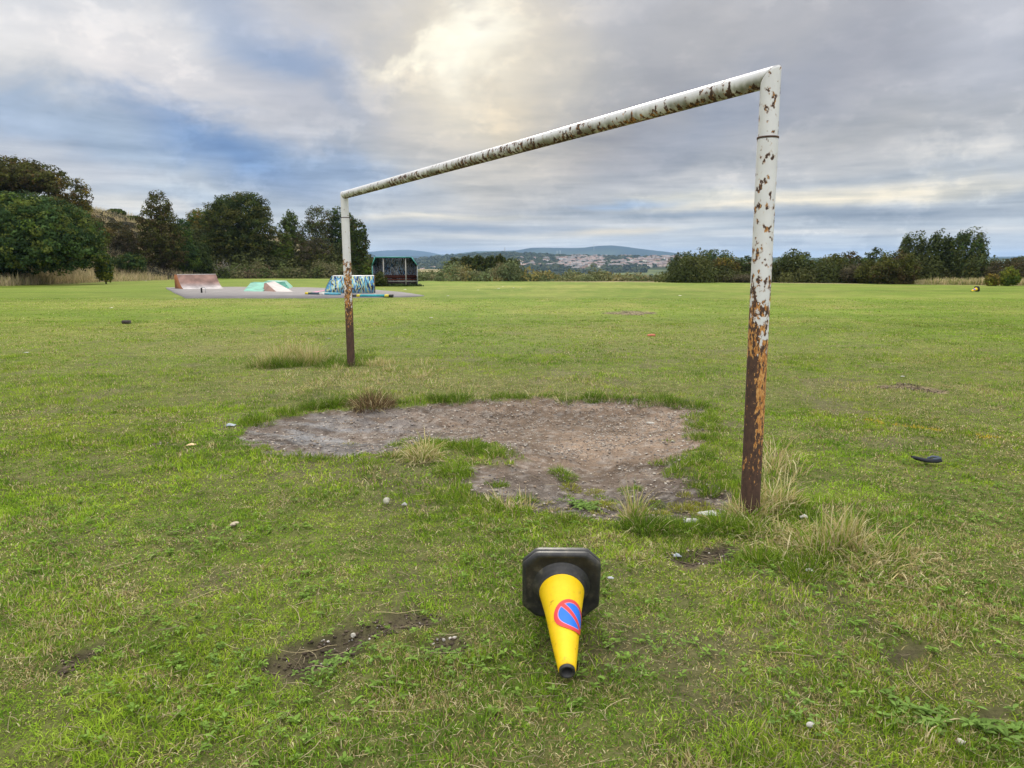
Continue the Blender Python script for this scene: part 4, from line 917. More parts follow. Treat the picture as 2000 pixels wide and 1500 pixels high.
def graffiti_mat(name, cols, scale, base, seed, thr=(.46, .54)):
    m, t = newmat(name); n = t.nodes; l = t.links; b = n['Principled BSDF']; tcn = n.new('ShaderNodeTexCoord'); cur = None
    rgb = n.new('ShaderNodeRGB'); rgb.outputs[0].default_value = (*base, 1); cur = rgb.outputs[0]
    for i, c in enumerate(cols):
        mp = n.new('ShaderNodeMapping'); mp.inputs['Location'].default_value = (seed+i*3.7, i*1.9, seed*.5); mp.inputs['Scale'].default_value = (1, 1, .8); l.new(tcn.outputs['Object'], mp.inputs[0])
        wv = n.new('ShaderNodeTexWave'); wv.inputs['Scale'].default_value = scale*(.7+.35*i); wv.inputs['Distortion'].default_value = 11; wv.inputs['Detail'].default_value = 2.2; wv.inputs['Detail Scale'].default_value = 1.6
        l.new(mp.outputs[0], wv.inputs[0])
        no = n.new('ShaderNodeTexNoise'); no.inputs['Scale'].default_value = 1.7+.5*i; l.new(mp.outputs[0], no.inputs[0])
        a = n.new('ShaderNodeMapRange'); a.inputs[1].default_value = .72; a.inputs[2].default_value = .82; l.new(wv.outputs[1], a.inputs[0])
        c2 = n.new('ShaderNodeMapRange'); c2.inputs[1].default_value = thr[0]; c2.inputs[2].default_value = thr[1]; l.new(no.outputs[0], c2.inputs[0])
        mu = n.new('ShaderNodeMath'); mu.operation = 'MULTIPLY'; l.new(a.outputs[0], mu.inputs[0]); l.new(c2.outputs[0], mu.inputs[1])
        mx = n.new('ShaderNodeMix'); mx.data_type = 'RGBA'; l.new(mu.outputs[0], mx.inputs[0]); l.new(cur, mx.inputs[6]); mx.inputs[7].default_value = (*c, 1); cur = mx.outputs[2]
    l.new(cur, b.inputs['Base Color']); b.inputs['Roughness'].default_value = .7
    return m
def unit(v): v = np.array(v, float); return v/np.linalg.norm(v)
M_ramp = mat_vc('worn_ply', .6, .3, .45, 2.2); M_rustp = mat_vc('rusty_panel', .85, .2, .35, 3)
# rust quarter pipe
A0 = G(342, 564); H_ = .92
d_ = unit((.60, -.80, 0)); wv_ = unit((.86, .5, 0))
t = thing('quarter_pipe', A0, 'rust brown quarter pipe ramp with a worn pale riding surface, left end of the slab', 'skate ramp')
deck = .75; run = 2.1; Wd = 2.4
prof = [(deck+run*(1-math.cos(a))**1.0*0+run*s, H_*(1-math.sin(s*math.pi/2))**1.35) for s, a in ((q, 0) for q in np.linspace(0, 1, 12))]
side = [(0, 0), (0, H_)]+[(deck, H_)]+prof[1:]
side = side[:-1]+[(deck+run, 0.02), (deck+run, 0)]
up_ = np.array((0, 0, 1.0))
for k in (0, 1):
    m = MB(); m.prism(side, .04, A0+wv_*(Wd-.04)*k, d_, up_, wv_, (.30, .12, .05)); m.build('side_panel', M_rustp, t)
m = MB(); pts = [(deck, H_)]+prof[1:]; V = []; F = []; cc = []
for i, (a, z) in enumerate(pts):
    for s in (-.01, Wd+.01): V.append(A0+d_*a+up_*(z+.012)+wv_*s)
    w_ = sst(.5, .0, z/H_); cc += [np.array((.25, .145, .115))*(1-w_)+np.array((.40, .37, .37))*w_]*2
m.add(V, [(2*i, 2*i+1, 2*i+3, 2*i+2) for i in range(len(pts)-1)], np.array(cc)); m.build('riding_surface', M_ramp, t, True)
m = MB(); m.prism([(0, -.02), (deck, -.02), (deck, .015), (0, .015)], Wd, A0+up_*H_, d_, up_, wv_, (.33, .15, .09)); m.build('deck', M_rustp, t)
m = MB(); m.tube([A0+d_*deck+up_*(H_+.02), A0+d_*deck+up_*(H_+.02)+wv_*Wd], .025, 8, (.55, .5, .48)); m.build('coping', M_plain, t)
m = MB(); m.prism([(0, 0), (.03, 0), (.03, H_), (0, H_)], Wd, A0, d_, up_, wv_, (.24, .10, .05)); m.build('back_panel', M_rustp, t)
# green blocks
TEAL = (.10, .32, .24); TEAL2 = (.06, .24, .18)
def hip(name, label, base, top, h, col, parts, D=None):
    b = [G(*p) for p in base]; z0 = np.mean([q[2] for q in b])+.04
    b = [np.array((q[0], q[1], z0)) for q in b]; o = np.mean(b, 0); t = thing(name, o, label, 'skate ramp')
    tp = [np.array((q[0], q[1], z0+h)) for q in top(b)]
    for i in range(4):
        m = MB(); j = (i+1) % 4; m.add([b[i], b[j], tp[j], tp[i]], [(0, 1, 2, 3)], parts[i][1]); m.build(parts[i][0], M_ramp, t)
    m = MB(); m.add([q+np.array((0, 0, .012)) for q in tp]+[q-np.array((0, 0, .03)) for q in tp], [(0, 1, 2, 3), (7, 6, 5, 4), (0, 4, 5, 1), (1, 5, 6, 2), (2, 6, 7, 3), (3, 7, 4, 0)], col); m.build('top_deck', M_ramp, t)
    return t
lerp = lambda a, b, t: a*(1-t)+b*t
hip('ramp_block', 'green painted sloping ramp block at the front of the slab', [(475, 570), (513, 570.5), (530, 565.5), (497, 565)],
    lambda b: [lerp(b[0], b[3], .66)+(b[1]-b[0])*.0, lerp(b[1], b[2], .72), lerp(b[1], b[2], 1.0), lerp(b[0], b[3], 1.0)], .40, TEAL,
    [('ramp_face', TEAL), ('side_panel', (.12, .48, .34)), ('back_panel', TEAL2), ('side_panel', TEAL2)])
hip('ramp_wedge', 'wooden wedge ramp with brown side and scuffed pale face beside the green block', [(514, 569.5), (540, 571), (573, 571), (535, 564)],
    lambda b: [lerp(b[0], b[3], .12)+(0, .0, 0), lerp(b[0], b[3], .3), lerp(b[3], b[2], .08), b[3]], .42, (.27, .25, .25),
    [('side_panel', (.16, .07, .045)), ('riding_surface', (.25, .22, .22)), ('side_panel', (.3, .28, .26)), ('back_panel', TEAL2)])
hip('ramp_block', 'green ramp block further back, seen over the wedge ramp', [(505, 563), (566, 564.5), (572, 561), (520, 560)],
    lambda b: [lerp(b[0], b[1], .12)+(0, .5, 0), lerp(b[0], b[1], .78)+(0, .5, 0), lerp(b[3], b[2], .78), lerp(b[3], b[2], .12)], .40, (.16, .36, .28),
    [('ramp_face', TEAL), ('side_panel', TEAL), ('back_panel', TEAL2), ('side_panel', TEAL2)])
# blue graffiti ramp
A1 = G(633, 574); A1[2] += .03; n_ = unit((A1[0]*.72, A1[1], 0)); dx_ = np.array((n_[1], -n_[0], 0)); WB = 96/FPX*A1[1]; HB = .90
t = thing('graffiti_ramp', A1, 'blue ramp with graffiti over its side, behind the far goal post', 'skate ramp')
MG = graffiti_mat('blue_graffiti', [(.02, .05, .16), (.60, .74, .78), (.08, .26, .60), (.03, .03, .05), (.62, .66, .30)], .95, (.16, .46, .62), 3.0, (.40, .50))
prof = [(0, 0)]+[(.42*WB*.38*s+0, HB*s**.8) for s in np.linspace(.1, 1, 8)]+[(WB, HB), (WB, 0)]
m = MB(); m.prism(prof, -.04, A1, dx_, up_, -n_, (.16, .46, .62)); m.build('side_panel', MG, t)
m = MB(); m.prism(prof, .04, A1+n_*2.0, dx_, up_, n_, (.16, .40, .5)); m.build('side_panel', M_ramp, t)
m = MB(); V = []; pf = [(-.75, 0), (-.35, .05)]+prof[1:9]
for a, z in pf:
    for s in (-.02, 2.02): V.append(A1+dx_*a+up_*(z+.01)+n_*s)
m.add(V, [(2*i, 2*i+1, 2*i+3, 2*i+2) for i in range(len(pf)-1)], (.48, .16, .28)); m.build('riding_surface', M_ramp, t, True)
m = MB(); m.prism([(WB*.16, HB), (WB, HB), (WB, HB+.02), (WB*.16, HB+.02)], 2.0, A1, dx_, up_, n_, (.6, .6, .62)); m.build('deck', M_ramp, t)
m = MB(); m.prism([(WB, 0), (WB+.05, 0), (WB+.05, HB), (WB, HB)], 2.0, A1, dx_, up_, n_, (.12, .07, .05)); m.build('back_panel', M_rustp, t)
def ledge(a, b, label, parts):
    p, q = G(*a), G(*b); d = q-p; l = np.linalg.norm(d); d = unit(d); ang = math.atan2(d[1], d[0]); t = thing('grind_ledge', (p+q)/2, label, 'grind ledge')
    for u0, u1, col, nm in parts:
        c = p+d*l*(u0+u1)/2+np.array((0, 0, .04+.05)); MB().box(c, (l*(u1-u0)-.004, .32, .10 if nm != 'edge_strip' else .11), ang, col).build(nm, M_plain, t)
ledge((600, 576), (662, 577.5), 'long low teal ledge with a yellow left end, left of the far goal post', [(0, .1, (.7, .55, .05), 'end_block'), (.1, .45, (.06, .10, .12), 'body'), (.45, .62, (.7, .7, .65), 'edge_strip'), (.62, 1, (.12, .38, .48), 'body')])
ledge((688, 581), (768, 581), 'long low teal ledge with yellow and black right end, right of the far goal post', [(0, .12, (.06, .06, .06), 'end_block'), (.12, .2, (.65, .55, .05), 'edge_strip'), (.2, .8, (.05, .34, .38), 'body'), (.8, .9, (.75, .62, .1), 'edge_strip'), (.9, 1, (.05, .05, .05), 'end_block')])
a, b_ = G(394, 573), G(402, 573.5); t = thing('grind_rail', a, 'small bent metal rail standing on the slab before the quarter pipe', 'rail')
a = a+(0, 0, .03); b_ = b_+(0, 0, .03); MB().tube([a, a+(0, 0, .26), a+(.04, 0, .30), b_+(-.04, 0, .30), b_+(0, 0, .22), b_], .022, 6, (.5, .5, .5)).build('bent_tube', M_plain, t, True)
MB().box(a+(0, 0, .14), (.07, .07, .27), 0, (.03, .03, .03)).build('rubber_sleeve', M_plain, t)
# ---- shelter
S0 = G(772, 558.5); W_ = 86/FPX*S0[1]; Hs = 54.5/FPX*S0[1]; ang = math.atan2(S0[0], S0[1])
t = thing('shelter', S0, 'dark open-fronted youth shelter covered in graffiti inside, beyond the skate slab', 'shelter')
ax = np.array((math.cos(-ang-.05), math.sin(-ang-.05), 0)); ay = np.array((-ax[1], ax[0], 0)); dp = 1.7
hw = W_/2; ch = .42; hz_ = Hs*.72
prof = [(-hw, 0), (-hw, hz_), (-hw+ch*.55, Hs), (hw-ch, Hs), (hw, hz_), (hw, 0)]
TG = (.02, .11, .09)
MGI = graffiti_mat('inside_graffiti', [(.16, .34, .62), (.60, .60, .62), (.03, .03, .04), (.50, .50, .55)], 2.4, (.032, .028, .030), 9.0, (.41, .49))
def quadpanel(nm, p, q, mat, col, th=.05, y0=0.0, y1=dp):
    P = [S0+ax*u[0]+up_*u[1]+ay*y for y in (y0, y1) for u in (p, q)]
    nrm = unit(np.cross(P[1]-P[0], P[2]-P[0]))*th; m = MB(); V = [P[0], P[1], P[3], P[2]]; V = V+[v-nrm for v in V]
    m.add(V, [(0, 1, 2, 3), (7, 6, 5, 4), (0, 4, 5, 1), (1, 5, 6, 2), (2, 6, 7, 3), (3, 7, 4, 0)], col); m.build(nm, mat, t)
quadpanel('side_wall', (-hw, .0), (-hw, hz_-.01), MGI, TG); quadpanel('side_wall', (hw, hz_-.01), (hw, .0), MGI, TG)
quadpanel('roof', prof[2], prof[3], M_plain, (.015, .06, .05), .05, -.1, dp+.05)
quadpanel('roof_slope', prof[1], (prof[2][0]-.01, prof[2][1]-.01), M_plain, (.02, .07, .06), .05, -.1, dp+.05); quadpanel('roof_slope', (prof[3][0]+.01, prof[3][1]-.01), prof[4], M_plain, (.02, .07, .06), .05, -.1, dp+.05)
m = MB(); m.prism([(u*.985, v*.985) for u, v in prof], .05, S0+ay*(dp-.06), ax, up_, ay, (.03, .03, .03)); m.build('back_wall', MGI, t)
m = MB(); m.prism([(-hw+.05, .42), (hw-.05, .42), (hw-.05, .50), (-hw+.05, .50)], .45, S0+ay*(dp-.6), ax, up_, ay, (.16, .05, .03)); m.build('bench', M_plain, t)
m = MB(); m.prism([(-hw+.05, .55), (hw-.05, .55), (hw-.05, .80), (-hw+.05, .80)], .03, S0+ay*(dp-.12), ax, up_, ay, (.13, .045, .03)); m.build('bench_back', M_plain, t)
m = MB(); m.prism([(-hw+.9, .33), (hw-.03, .33), (hw-.03, .38), (-hw+.9, .38)], .05, S0+ay*.1, ax, up_, ay, (.42, .40, .38)); m.build('front_rail', M_plain, t)
m = MB(); m.prism([(-hw+.9, .0), (hw-.03, .0), (hw-.03, .32), (-hw+.9, .32)], .03, S0+ay*.14, ax, up_, ay, (.03, .02, .02)); m.build('front_panel', M_plain, t)
for u in (-hw+.80, hw-.92):
    m = MB(); m.prism([(u, 0), (u+.085, 0), (u+.085, Hs-.03), (u, Hs-.03)], .085, S0+ay*.0, ax, up_, ay, (.40, .38, .35)); m.build('front_post', M_plain, t)
for k, (u, c) in enumerate(((-hw-.03, (.10, .30, .25)), (hw-.03, (.28, .30, .29)))):
    m = MB(); m.prism([(u, 0), (u+.06, 0), (u+.06, hz_), (u, hz_)], .06, S0-ay*.07, ax, up_, ay, c); m.build('corner_post', M_plain, t)
m = MB(); e_ = [S0+ax*u+up_*(v+.02)-ay*.11 for u, v in prof[1:5]]
for i in range(3): m.tube([e_[i], e_[i+1]], .03, 6, (.10, .38, .34))
m.build('roof_edge', M_plain, t)
tree('shrub', 'ivy-like shrub creeping into the left front of the shelter', 727, 757, 530, S0[1]-1.2, 'dark', 'bush', 'shrub', size=.06, dens=2.0, accent='olive', amix=.4)
mass('weeds_at_shelter', 'dark weeds along the foot of the shelter', (735, 822), S0[1]-1.3, S0[1]-.5, 40, .35, 'dark', .07, (.1, .3), 1.2, 'weeds')
# ============================================================ goal frame
RP = .056
def paint_mat():
    m, t = newmat('rusting_white_paint'); n = t.nodes; l = t.links; b = n['Principled BSDF']; tcn = n.new('ShaderNodeTexCoord')
    def nz(scale, st, det=4, rough=.55, off=0):
        mp = n.new('ShaderNodeMapping'); mp.inputs['Scale'].default_value = st; mp.inputs['Location'].default_value = (off, off*.7, off*1.3); l.new(tcn.outputs['Object'], mp.inputs[0])
        no = n.new('ShaderNodeTexNoise'); no.inputs['Scale'].default_value = scale; no.inputs['Detail'].default_value = det; no.inputs['Roughness'].default_value = rough; l.new(mp.outputs[0], no.inputs[0]); return no.outputs[0]
    def mr(v, a, b_, c, d):
        q = n.new('ShaderNodeMapRange'); l.new(v, q.inputs[0])
        for i, x in enumerate((a, b_, c, d)): q.inputs[1+i].default_value = x
        return q.outputs[0]
    def mm(op, a, b_):
        q = n.new('ShaderNodeMath'); q.operation = op
        for i, v in enumerate((a, b_)):
            if isinstance(v, (int, float)): q.inputs[i].default_value = v
            else: l.new(v, q.inputs[i])
        return q.outputs[0]
    def mx(f, a, b_):
        q = n.new('ShaderNodeMix'); q.data_type = 'RGBA'; l.new(f, q.inputs[0])
        for i, v in ((6, a), (7, b_)):
            if isinstance(v, tuple): q.inputs[i].default_value = (*v, 1)
            else: l.new(v, q.inputs[i])
        return q.outputs[2]
    ac = n.new('ShaderNodeAttribute'); ac.attribute_name = 'rust'; ao = n.new('ShaderNodeAttribute'); ao.attribute_name = 'orange'; ad_ = n.new('ShaderNodeAttribute'); ad_.attribute_name = 'dirt'
    spots = nz(26, (1, 1, .7), 4, .55); fine = nz(75, (1, 1, .6), 4, .6, 4)
    f = mm('ADD', mm('MULTIPLY', spots, .72), mm('MULTIPLY', fine, .28))
    bare = mr(mm('SUBTRACT', f, ac.outputs['Fac']), -.008, .008, 0, 1)
    halo = mr(mm('SUBTRACT', f, ac.outputs['Fac']), -.040, .0, 0, 1)
    white = mx(nz(9, (1, 1, .4), 5, .6, 7), (.66, .65, .65), (.82, .81, .81))
    streak = mr(nz(22, (1, 1, .12), 4, .6, 9), .50, .72, 0, .55)
    white = mx(mm('MULTIPLY', streak, ad_.outputs['Fac']), white, (.20, .22, .13))
    white = mx(mm('MULTIPLY', ad_.outputs['Fac'], mr(nz(6, (1, 1, 1), 4, .6, 11), .4, .6, 0, .6)), white, (.16, .16, .11))
    white = mx(mm('MULTIPLY', halo, .40), white, (.50, .27, .10))
    rust = mx(mr(nz(40, (1, 1, .5), 5, .7, 13), .35, .65, 0, 1), (.050, .029, .022), (.105, .055, .036))
    orf = mr(mm('SUBTRACT', nz(52, (1.3, 1.3, .5), 5, .68, 17), ao.outputs['Fac']), -.012, .012, 0, 1)
    rust = mx(orf, rust, mx(mr(nz(80, (1, 1, .5), 3, .6, 19), .4, .6, 0, 1), (.42, .16, .035), (.66, .36, .12)))
    colr = mx(bare, white, rust); l.new(colr, b.inputs['Base Color'])
    l.new(mr(bare, 0, 1, .45, .9), b.inputs['Roughness'])
    h = mm('ADD', mm('MULTIPLY', bare, -.7), mm('MULTIPLY', fine, .25)); bp = n.new('ShaderNodeBump'); bp.inputs['Distance'].default_value = .0025; l.new(h, bp.inputs['Height']); l.new(bp.outputs[0], b.inputs['Normal'])
    return m
M_paint = paint_mat()
B1 = G(1464, 1004); B2 = G(686, 716)
B1[2] = float(zg(B1[0:1], B1[1:2])[0]); B2[2] = float(zg(B2[0:1], B2[1:2])[0])
T1 = at(1505.5, 151, B1[1]-.0); T2 = at(672.5, 381, B2[1])
print('GOAL', B1, B2, T1, T2, np.linalg.norm(T1-T2))
goal = thing('goal_frame', (B1+B2)/2, 'white football goal frame of steel pipe, heavily rusted, standing over a bare hollow', 'goal')
NS = 48
def pipe(name, P, cutA=None, cutB=None, r=RP, rustf=None, orf=None, dirtf=None, wob=None, label=None, step=.012):
    """pipe from P[0] to P[1]; cutA/cutB plane normals give mitred ends"""
    a, b_ = np.array(P[0], float), np.array(P[1], float); d = unit(b_-a); L_ = np.linalg.norm(b_-a); u = unit(np.cross(d, (0, 0, 1)) if abs(d[2]) < .9 else np.cross(d, (1, 0, 0))); v = np.cross(d, u)
    th = np.arange(NS)/NS*2*np.pi; ring = r*(np.cos(th)[:, None]*u+np.sin(th)[:, None]*v)
    nseg = int(L_/step); T = np.linspace(0, 1, nseg+1); V = np.zeros((nseg+1, NS, 3))
    s0 = np.zeros(NS); s1 = np.full(NS, L_)
    if cutA is not None: s0 = -(ring@cutA)/(d@cutA)
    if cutB is not None: s1 = L_-(ring@cutB)/(d@cutB)
    s = s0[None]*(1-T[:, None])+s1[None]*T[:, None]
    V = a+ring[None]+s[..., None]*d
    if wob is not None: V = V+wob(s/L_)
    ang_ = np.tile(th, (nseg+1, 1)); V_ = V.reshape(-1, 3); i = np.arange((nseg+1)*NS).reshape(nseg+1, NS); j = np.roll(i, -1, 1)
    F = np.stack([i[:-1], j[:-1], j[1:], i[1:]], -1).reshape(-1, 4)
    fl = [F, i[-1][None, :]]+[i[0][None, ::-1]]
    hgt_ = V_[:, 2]; un = (ring[None]@np.array((0, 0, 1.))/r*np.ones((nseg+1, 1))).ravel()
    o = mesh_np(name, V_, fl, M_paint, goal, None, True, {'rust': rustf(V_, un), 'orange': orf(V_, un), 'dirt': dirtf(V_, un)})
    if label: o['label'] = label
    return o
def post_rust(side):
    zp = (0, .25, .75, .86, .92, 1.0, 1.12, 1.25, 1.36, 1.5, 1.75, 1.9, 2.1, 2.6)
    if side: vals = (.0, .05, .18, .27, .36, .45, .49, .53, .565, .565, .565, .57, .585, .61)
    else: vals = (.0, .05, .30, .40, .44, .45, .46, .47, .48, .52, .63, .64, .64, .66); zp = (0, .3, .7, .85, .95, 1.05, 1.15, 1.25, 1.38, 1.5, 1.56, 1.9, 2.1, 2.6)
    def f(V, un):
        r_ = np.interp(V[:, 2], zp, vals)
        # rust follows one flank of the pipe lower down
        if side:
            fl = sst(-.02, -.05, V[:, 0]-(B1[0]+(V[:, 2])*.0)); r_ = r_-.07*fl*sst(1.6, 1.3, V[:, 2])
            fr = sst(.035, .052, V[:, 0]-B1[0]); r_ = r_-.06*fr*sst(1.7, 1.4, V[:, 2])
        return r_
    return f
def post_orange(side):
    def f(V, un):
        z = V[:, 2]; k = np.interp(z, (0, .12, .25, .42, .55, .8, 1.0, 1.3), (.85, .72, .60, .55, .47, .45, .49, .56)) if side else np.interp(z, (0, .4, .7, 1.0, 1.5), (.75, .7, .56, .50, .50))
        if side: k = k+.16*sst(.0, -.035, V[:, 0]-B1[0])*sst(.3, .5, z)*sst(1.0, .9, z)
        return k
    return f
no_dirt = lambda V, un: np.zeros(len(V))+.12
bis1 = unit(unit(T1-B1)+unit(T1-T2)*1.0); dmid = unit(T2-T1)
ZJ1 = 2.155; ZJ2 = 2.10
def split(B, T, z): return B+(T-B)*(z-B[2])/(T[2]-B[2])
for side, B, T, O, zj, lb in ((1, B1, T1, T2, ZJ1, 'near post, brown and orange with rust below, white above'), (0, B2, T2, T1, ZJ2, 'far post, rust streaked below')):
    up1 = unit(T-B); along = unit(O-T); cut = unit(up1+along)  # mitre plane normal
    cut = unit(up1+along)
    nrm = unit(up1+along); J = split(B, T, zj)
    base = B-up1*.05
    post = pipe('post', (base, J), rustf=post_rust(side), orf=post_orange(side), dirtf=no_dirt, label=lb)
    # mitre plane contains the bisector: normal = up - along
    nn = unit(up1+(-along)*-1.0)
    upper = pipe('post_top', (J-up1*.02, T), None, unit(up1+along), RP-.0035 if side else RP-.002, post_rust(side), post_orange(side), no_dirt)
    # weld / sleeve ring at the joint
    jr = lambda V, un: .50+.0*V[:, 2]
    pipe('joint_ring', (J-up1*.004, J+up1*.006), None, None, RP+.0025, (lambda V, un: np.full(len(V), .30)), (lambda V, un: np.full(len(V), .7)), no_dirt, step=.004)
al = unit(T2-T1)
rot = (lambda V, un: .604+.02*sst(.2, .9, un)-.125*sst(-.25, -.95, un)-.085*sst(.46, .66, fbm((V@al)*3.1, V[:, 2]*0, 191, 3))*sst(.95, .3, np.abs(un)))
pipe('crossbar', (T1, T2), unit(unit(T1-B1)*1+al) if False else unit(al+unit(T1-B1)), unit(al-unit(T2-B2)), RP-.003, rot,
     (lambda V, un: np.full(len(V), .60)-.09*np.exp(-((np.linalg.norm(V-T1, axis=1)-1.1)/.35)**2)), (lambda V, un: sst(.4, -.55, un)*1.3+.15))
# ============================================================ fallen cones
def cone_at():
    root = bpy.data.objects.new('traffic_cone', None); C.collection.objects.link(root)
    th = R(14.0); a = np.array((0, -math.cos(th), -math.sin(th))); u = np.array((1., 0, 0)); v = np.array((0, -math.sin(th), math.cos(th)))
    hw = .160; O = np.array((0, .045*math.cos(th), 0))+v*hw+np.array((0, 0, .0))   # centre of the underside
    O[2] += .045*math.sin(th)+.002
    def oct_(s, k=.056): q = s-k; return [(-q, -s), (q, -s), (s, -q), (s, q), (q, s), (-q, s), (-s, q), (-s, -q)]
    def ringset(m, levels, col, closed0=True, closed1=True):
        V = []; n = 8*3
        for (s, d, k) in levels:
            P = oct_(s, k); 
            for i in range(8):
                p0, p1 = np.array(P[i]), np.array(P[(i+1) % 8])
                for t in (0.06, .5, .94): p = p0*(1-t)+p1*t; V.append(O+u*p[0]+v*p[1]+a*d)
        F = [(i*n+k, i*n+(k+1) % n, (i+1)*n+(k+1) % n, (i+1)*n+k) for i in range(len(levels)-1) for k in range(n)]
        F += [tuple(range(n))[::-1], tuple((len(levels)-1)*n+k for k in range(n))]; m.add(V, F, col)
    rub, t = newmat('black_rubber'); b = t.nodes['Principled BSDF']; no = t.nodes.new('ShaderNodeTexNoise'); no.inputs['Scale'].default_value = 16; no.inputs['Detail'].default_value = 8; no.inputs['Roughness'].default_value = .7
    tcn = t.nodes.new('ShaderNodeTexCoord'); t.links.new(tcn.outputs['Object'], no.inputs[0]); cr_ = t.nodes.new('ShaderNodeValToRGB'); t.links.new(no.outputs[0], cr_.inputs[0])
    e = cr_.color_ramp.elements; e[0].position = .42; e[0].color = (.022, .022, .023, 1); e[1].position = .70; e[1].color = (.13, .115, .085, 1); x_ = e.new(.55); x_.color = (.042, .040, .036, 1)
    t.links.new(cr_.outputs[0], b.inputs['Base Color']); b.inputs['Roughness'].default_value = .5; b.inputs['Specular IOR Level'].default_value = .5
    bp = t.nodes.new('ShaderNodeBump'); bp.inputs['Distance'].default_value = .001; t.links.new(no.outputs[0], bp.inputs['Height']); t.links.new(bp.outputs[0], b.inputs['Normal'])
    yel, t = newmat('yellow_sleeve'); b = t.nodes['Principled BSDF']; tcn = t.nodes.new('ShaderNodeTexCoord')
    no = t.nodes.new('ShaderNodeTexNoise'); no.inputs['Scale'].default_value = 26; no.inputs['Detail'].default_value = 8; no.inputs['Roughness'].default_value = .72; t.links.new(tcn.outputs['Object'], no.inputs[0])
    cr_ = t.nodes.new('ShaderNodeValToRGB'); t.links.new(no.outputs[0], cr_.inputs[0]); e = cr_.color_ramp.elements; e[0].position = .30; e[0].color = (.45, .28, .012, 1); e[1].position = .40; e[1].color = (.88, .56, .004, 1); x_ = e.new(.7); x_.color = (.93, .62, .01, 1)
    sm = t.nodes.new('ShaderNodeMapping'); sm.inputs['Scale'].default_value = (30, 4, 12); t.links.new(tcn.outputs['Object'], sm.inputs[0]); n5 = t.nodes.new('ShaderNodeTexNoise'); n5.inputs['Scale'].default_value = 3.5; n5.inputs['Detail'].default_value = 6; n5.inputs['Roughness'].default_value = .75; t.links.new(sm.outputs[0], n5.inputs[0])
    r5 = t.nodes.new('ShaderNodeMapRange'); r5.inputs[1].default_value = .60; r5.inputs[2].default_value = .72; r5.inputs[4].default_value = .55; t.links.new(n5.outputs[0], r5.inputs[0]); x5 = t.nodes.new('ShaderNodeMix'); x5.data_type = 'RGBA'; t.links.new(r5.outputs[0], x5.inputs[0]); t.links.new(cr_.outputs[0], x5.inputs[6]); x5.inputs[7].default_value = (.30, .19, .03, 1)
    t.links.new(x5.outputs[2], b.inputs['Base Color']); b.inputs['Roughness'].default_value = .42; b.inputs['Specular IOR Level'].default_value = .35
    bp = t.nodes.new('ShaderNodeBump'); bp.inputs['Distance'].default_value = .0012; mp = t.nodes.new('ShaderNodeMapping'); mp.inputs['Scale'].default_value = (1, 3, 1); t.links.new(tcn.outputs['Object'], mp.inputs[0]); n2_ = t.nodes.new('ShaderNodeTexNoise'); n2_.inputs['Scale'].default_value = 14; t.links.new(mp.outputs[0], n2_.inputs[0]); t.links.new(n2_.outputs[0], bp.inputs['Height']); t.links.new(bp.outputs[0], b.inputs['Normal'])
    def put(m, name, mat, smooth=False, par=None):
        o = m.build(name, mat, None, smooth); o.parent = par or root; return o
    m = MB(); k = .056
    ringset(m, [(hw-.006, -.008, k), (hw-.001, .0, k), (hw, .012, k), (hw, .021, k), (hw-.004, .0225, k), (hw-.004, .0245, k), (hw, .026, k), (hw-.001, .038, k), (hw-.006, .045, k), (hw-.016, .047, k), (hw-.022, .0425, k)], (.03, .03, .03))
    put(m, 'base_plate', rub)
    def lathe(m, prof, col, n=56, wob=0):
        V = []
        for (d, r) in prof:
            for i in range(n):
                f = 2*math.pi*i/n; rr = r*(1+wob*math.sin(3*f+d*20)); V.append(O+a*d+rr*(math.sin(f)*u+math.cos(f)*v))
        F = [(i*n+k, i*n+(k+1) % n, (i+1)*n+(k+1) % n, (i+1)*n+k) for i in range(len(prof)-1) for k in range(n)]
        m.add(V, F, col)
    m = MB(); lathe(m, [(.042, .118), (.046, .116), (.050, .108), (.060, .101), (.072, .098), (.082, .094), (.084, .088)], (.03, .03, .03)); put(m, 'collar', rub, True)
    Ls = .515
    rad = lambda d: float(np.interp(d, (.076, .10, .20, .30, .40, .49, Ls), (.0925, .088, .0715, .0585, .0455, .0330, .0305)))
    m = MB(); lathe(m, [(d, rad(d)) for d in np.linspace(.076, .498, 26)]+[(.500, .0285)], (.9, .6, .01), wob=.006); put(m, 'yellow_sleeve', yel, True)
    m = MB(); lathe(m, [(.490, .0285), (.512, .0285), (.514, .026), (.512, .020), (.47, .021), (.46, .001)], (.03, .03, .03)); put(m, 'tip', rub, True)
    # no-waiting roundel, wrapped on the sleeve
    sc, fc, Rr = .280, R(31), .074
    def surf(s, arc, off): r = rad(s)+off; f = fc+arc/rad(s); return O+a*s+r*(math.sin(f)*u+math.cos(f)*v)
    def patch(pts_fn, nu, nv, off, col):
        V = [surf(sc+p[0], p[1], off) for i in range(nu) for p in [pts_fn(i/(nu-1), j/(nv-1)) for j in range(nv)]]
        F = [(i*nv+j, i*nv+j+1, (i+1)*nv+j+1, (i+1)*nv+j) for i in range(nu-1) for j in range(nv-1)]; q = MB(); q.add(V, F, col); return q
    def simple(name, c, rough=.35):
        mm_, t = newmat(name); t.nodes['Principled BSDF'].inputs['Base Color'].default_value = (*c, 1); t.nodes['Principled BSDF'].inputs['Roughness'].default_value = rough; return mm_
    red = simple('sign_red', (.72, .045, .045)); blue = simple('sign_blue', (.01, .17, .78)); pink = simple('sign_edge', (.75, .30, .42))
    disc = put(patch(lambda p, q: (Rr*p*.98*math.cos(2*math.pi*q), Rr*p*.98*math.sin(2*math.pi*q)), 12, 49, .0022, (.1, .2, .8)), 'no_waiting_roundel', blue, True)
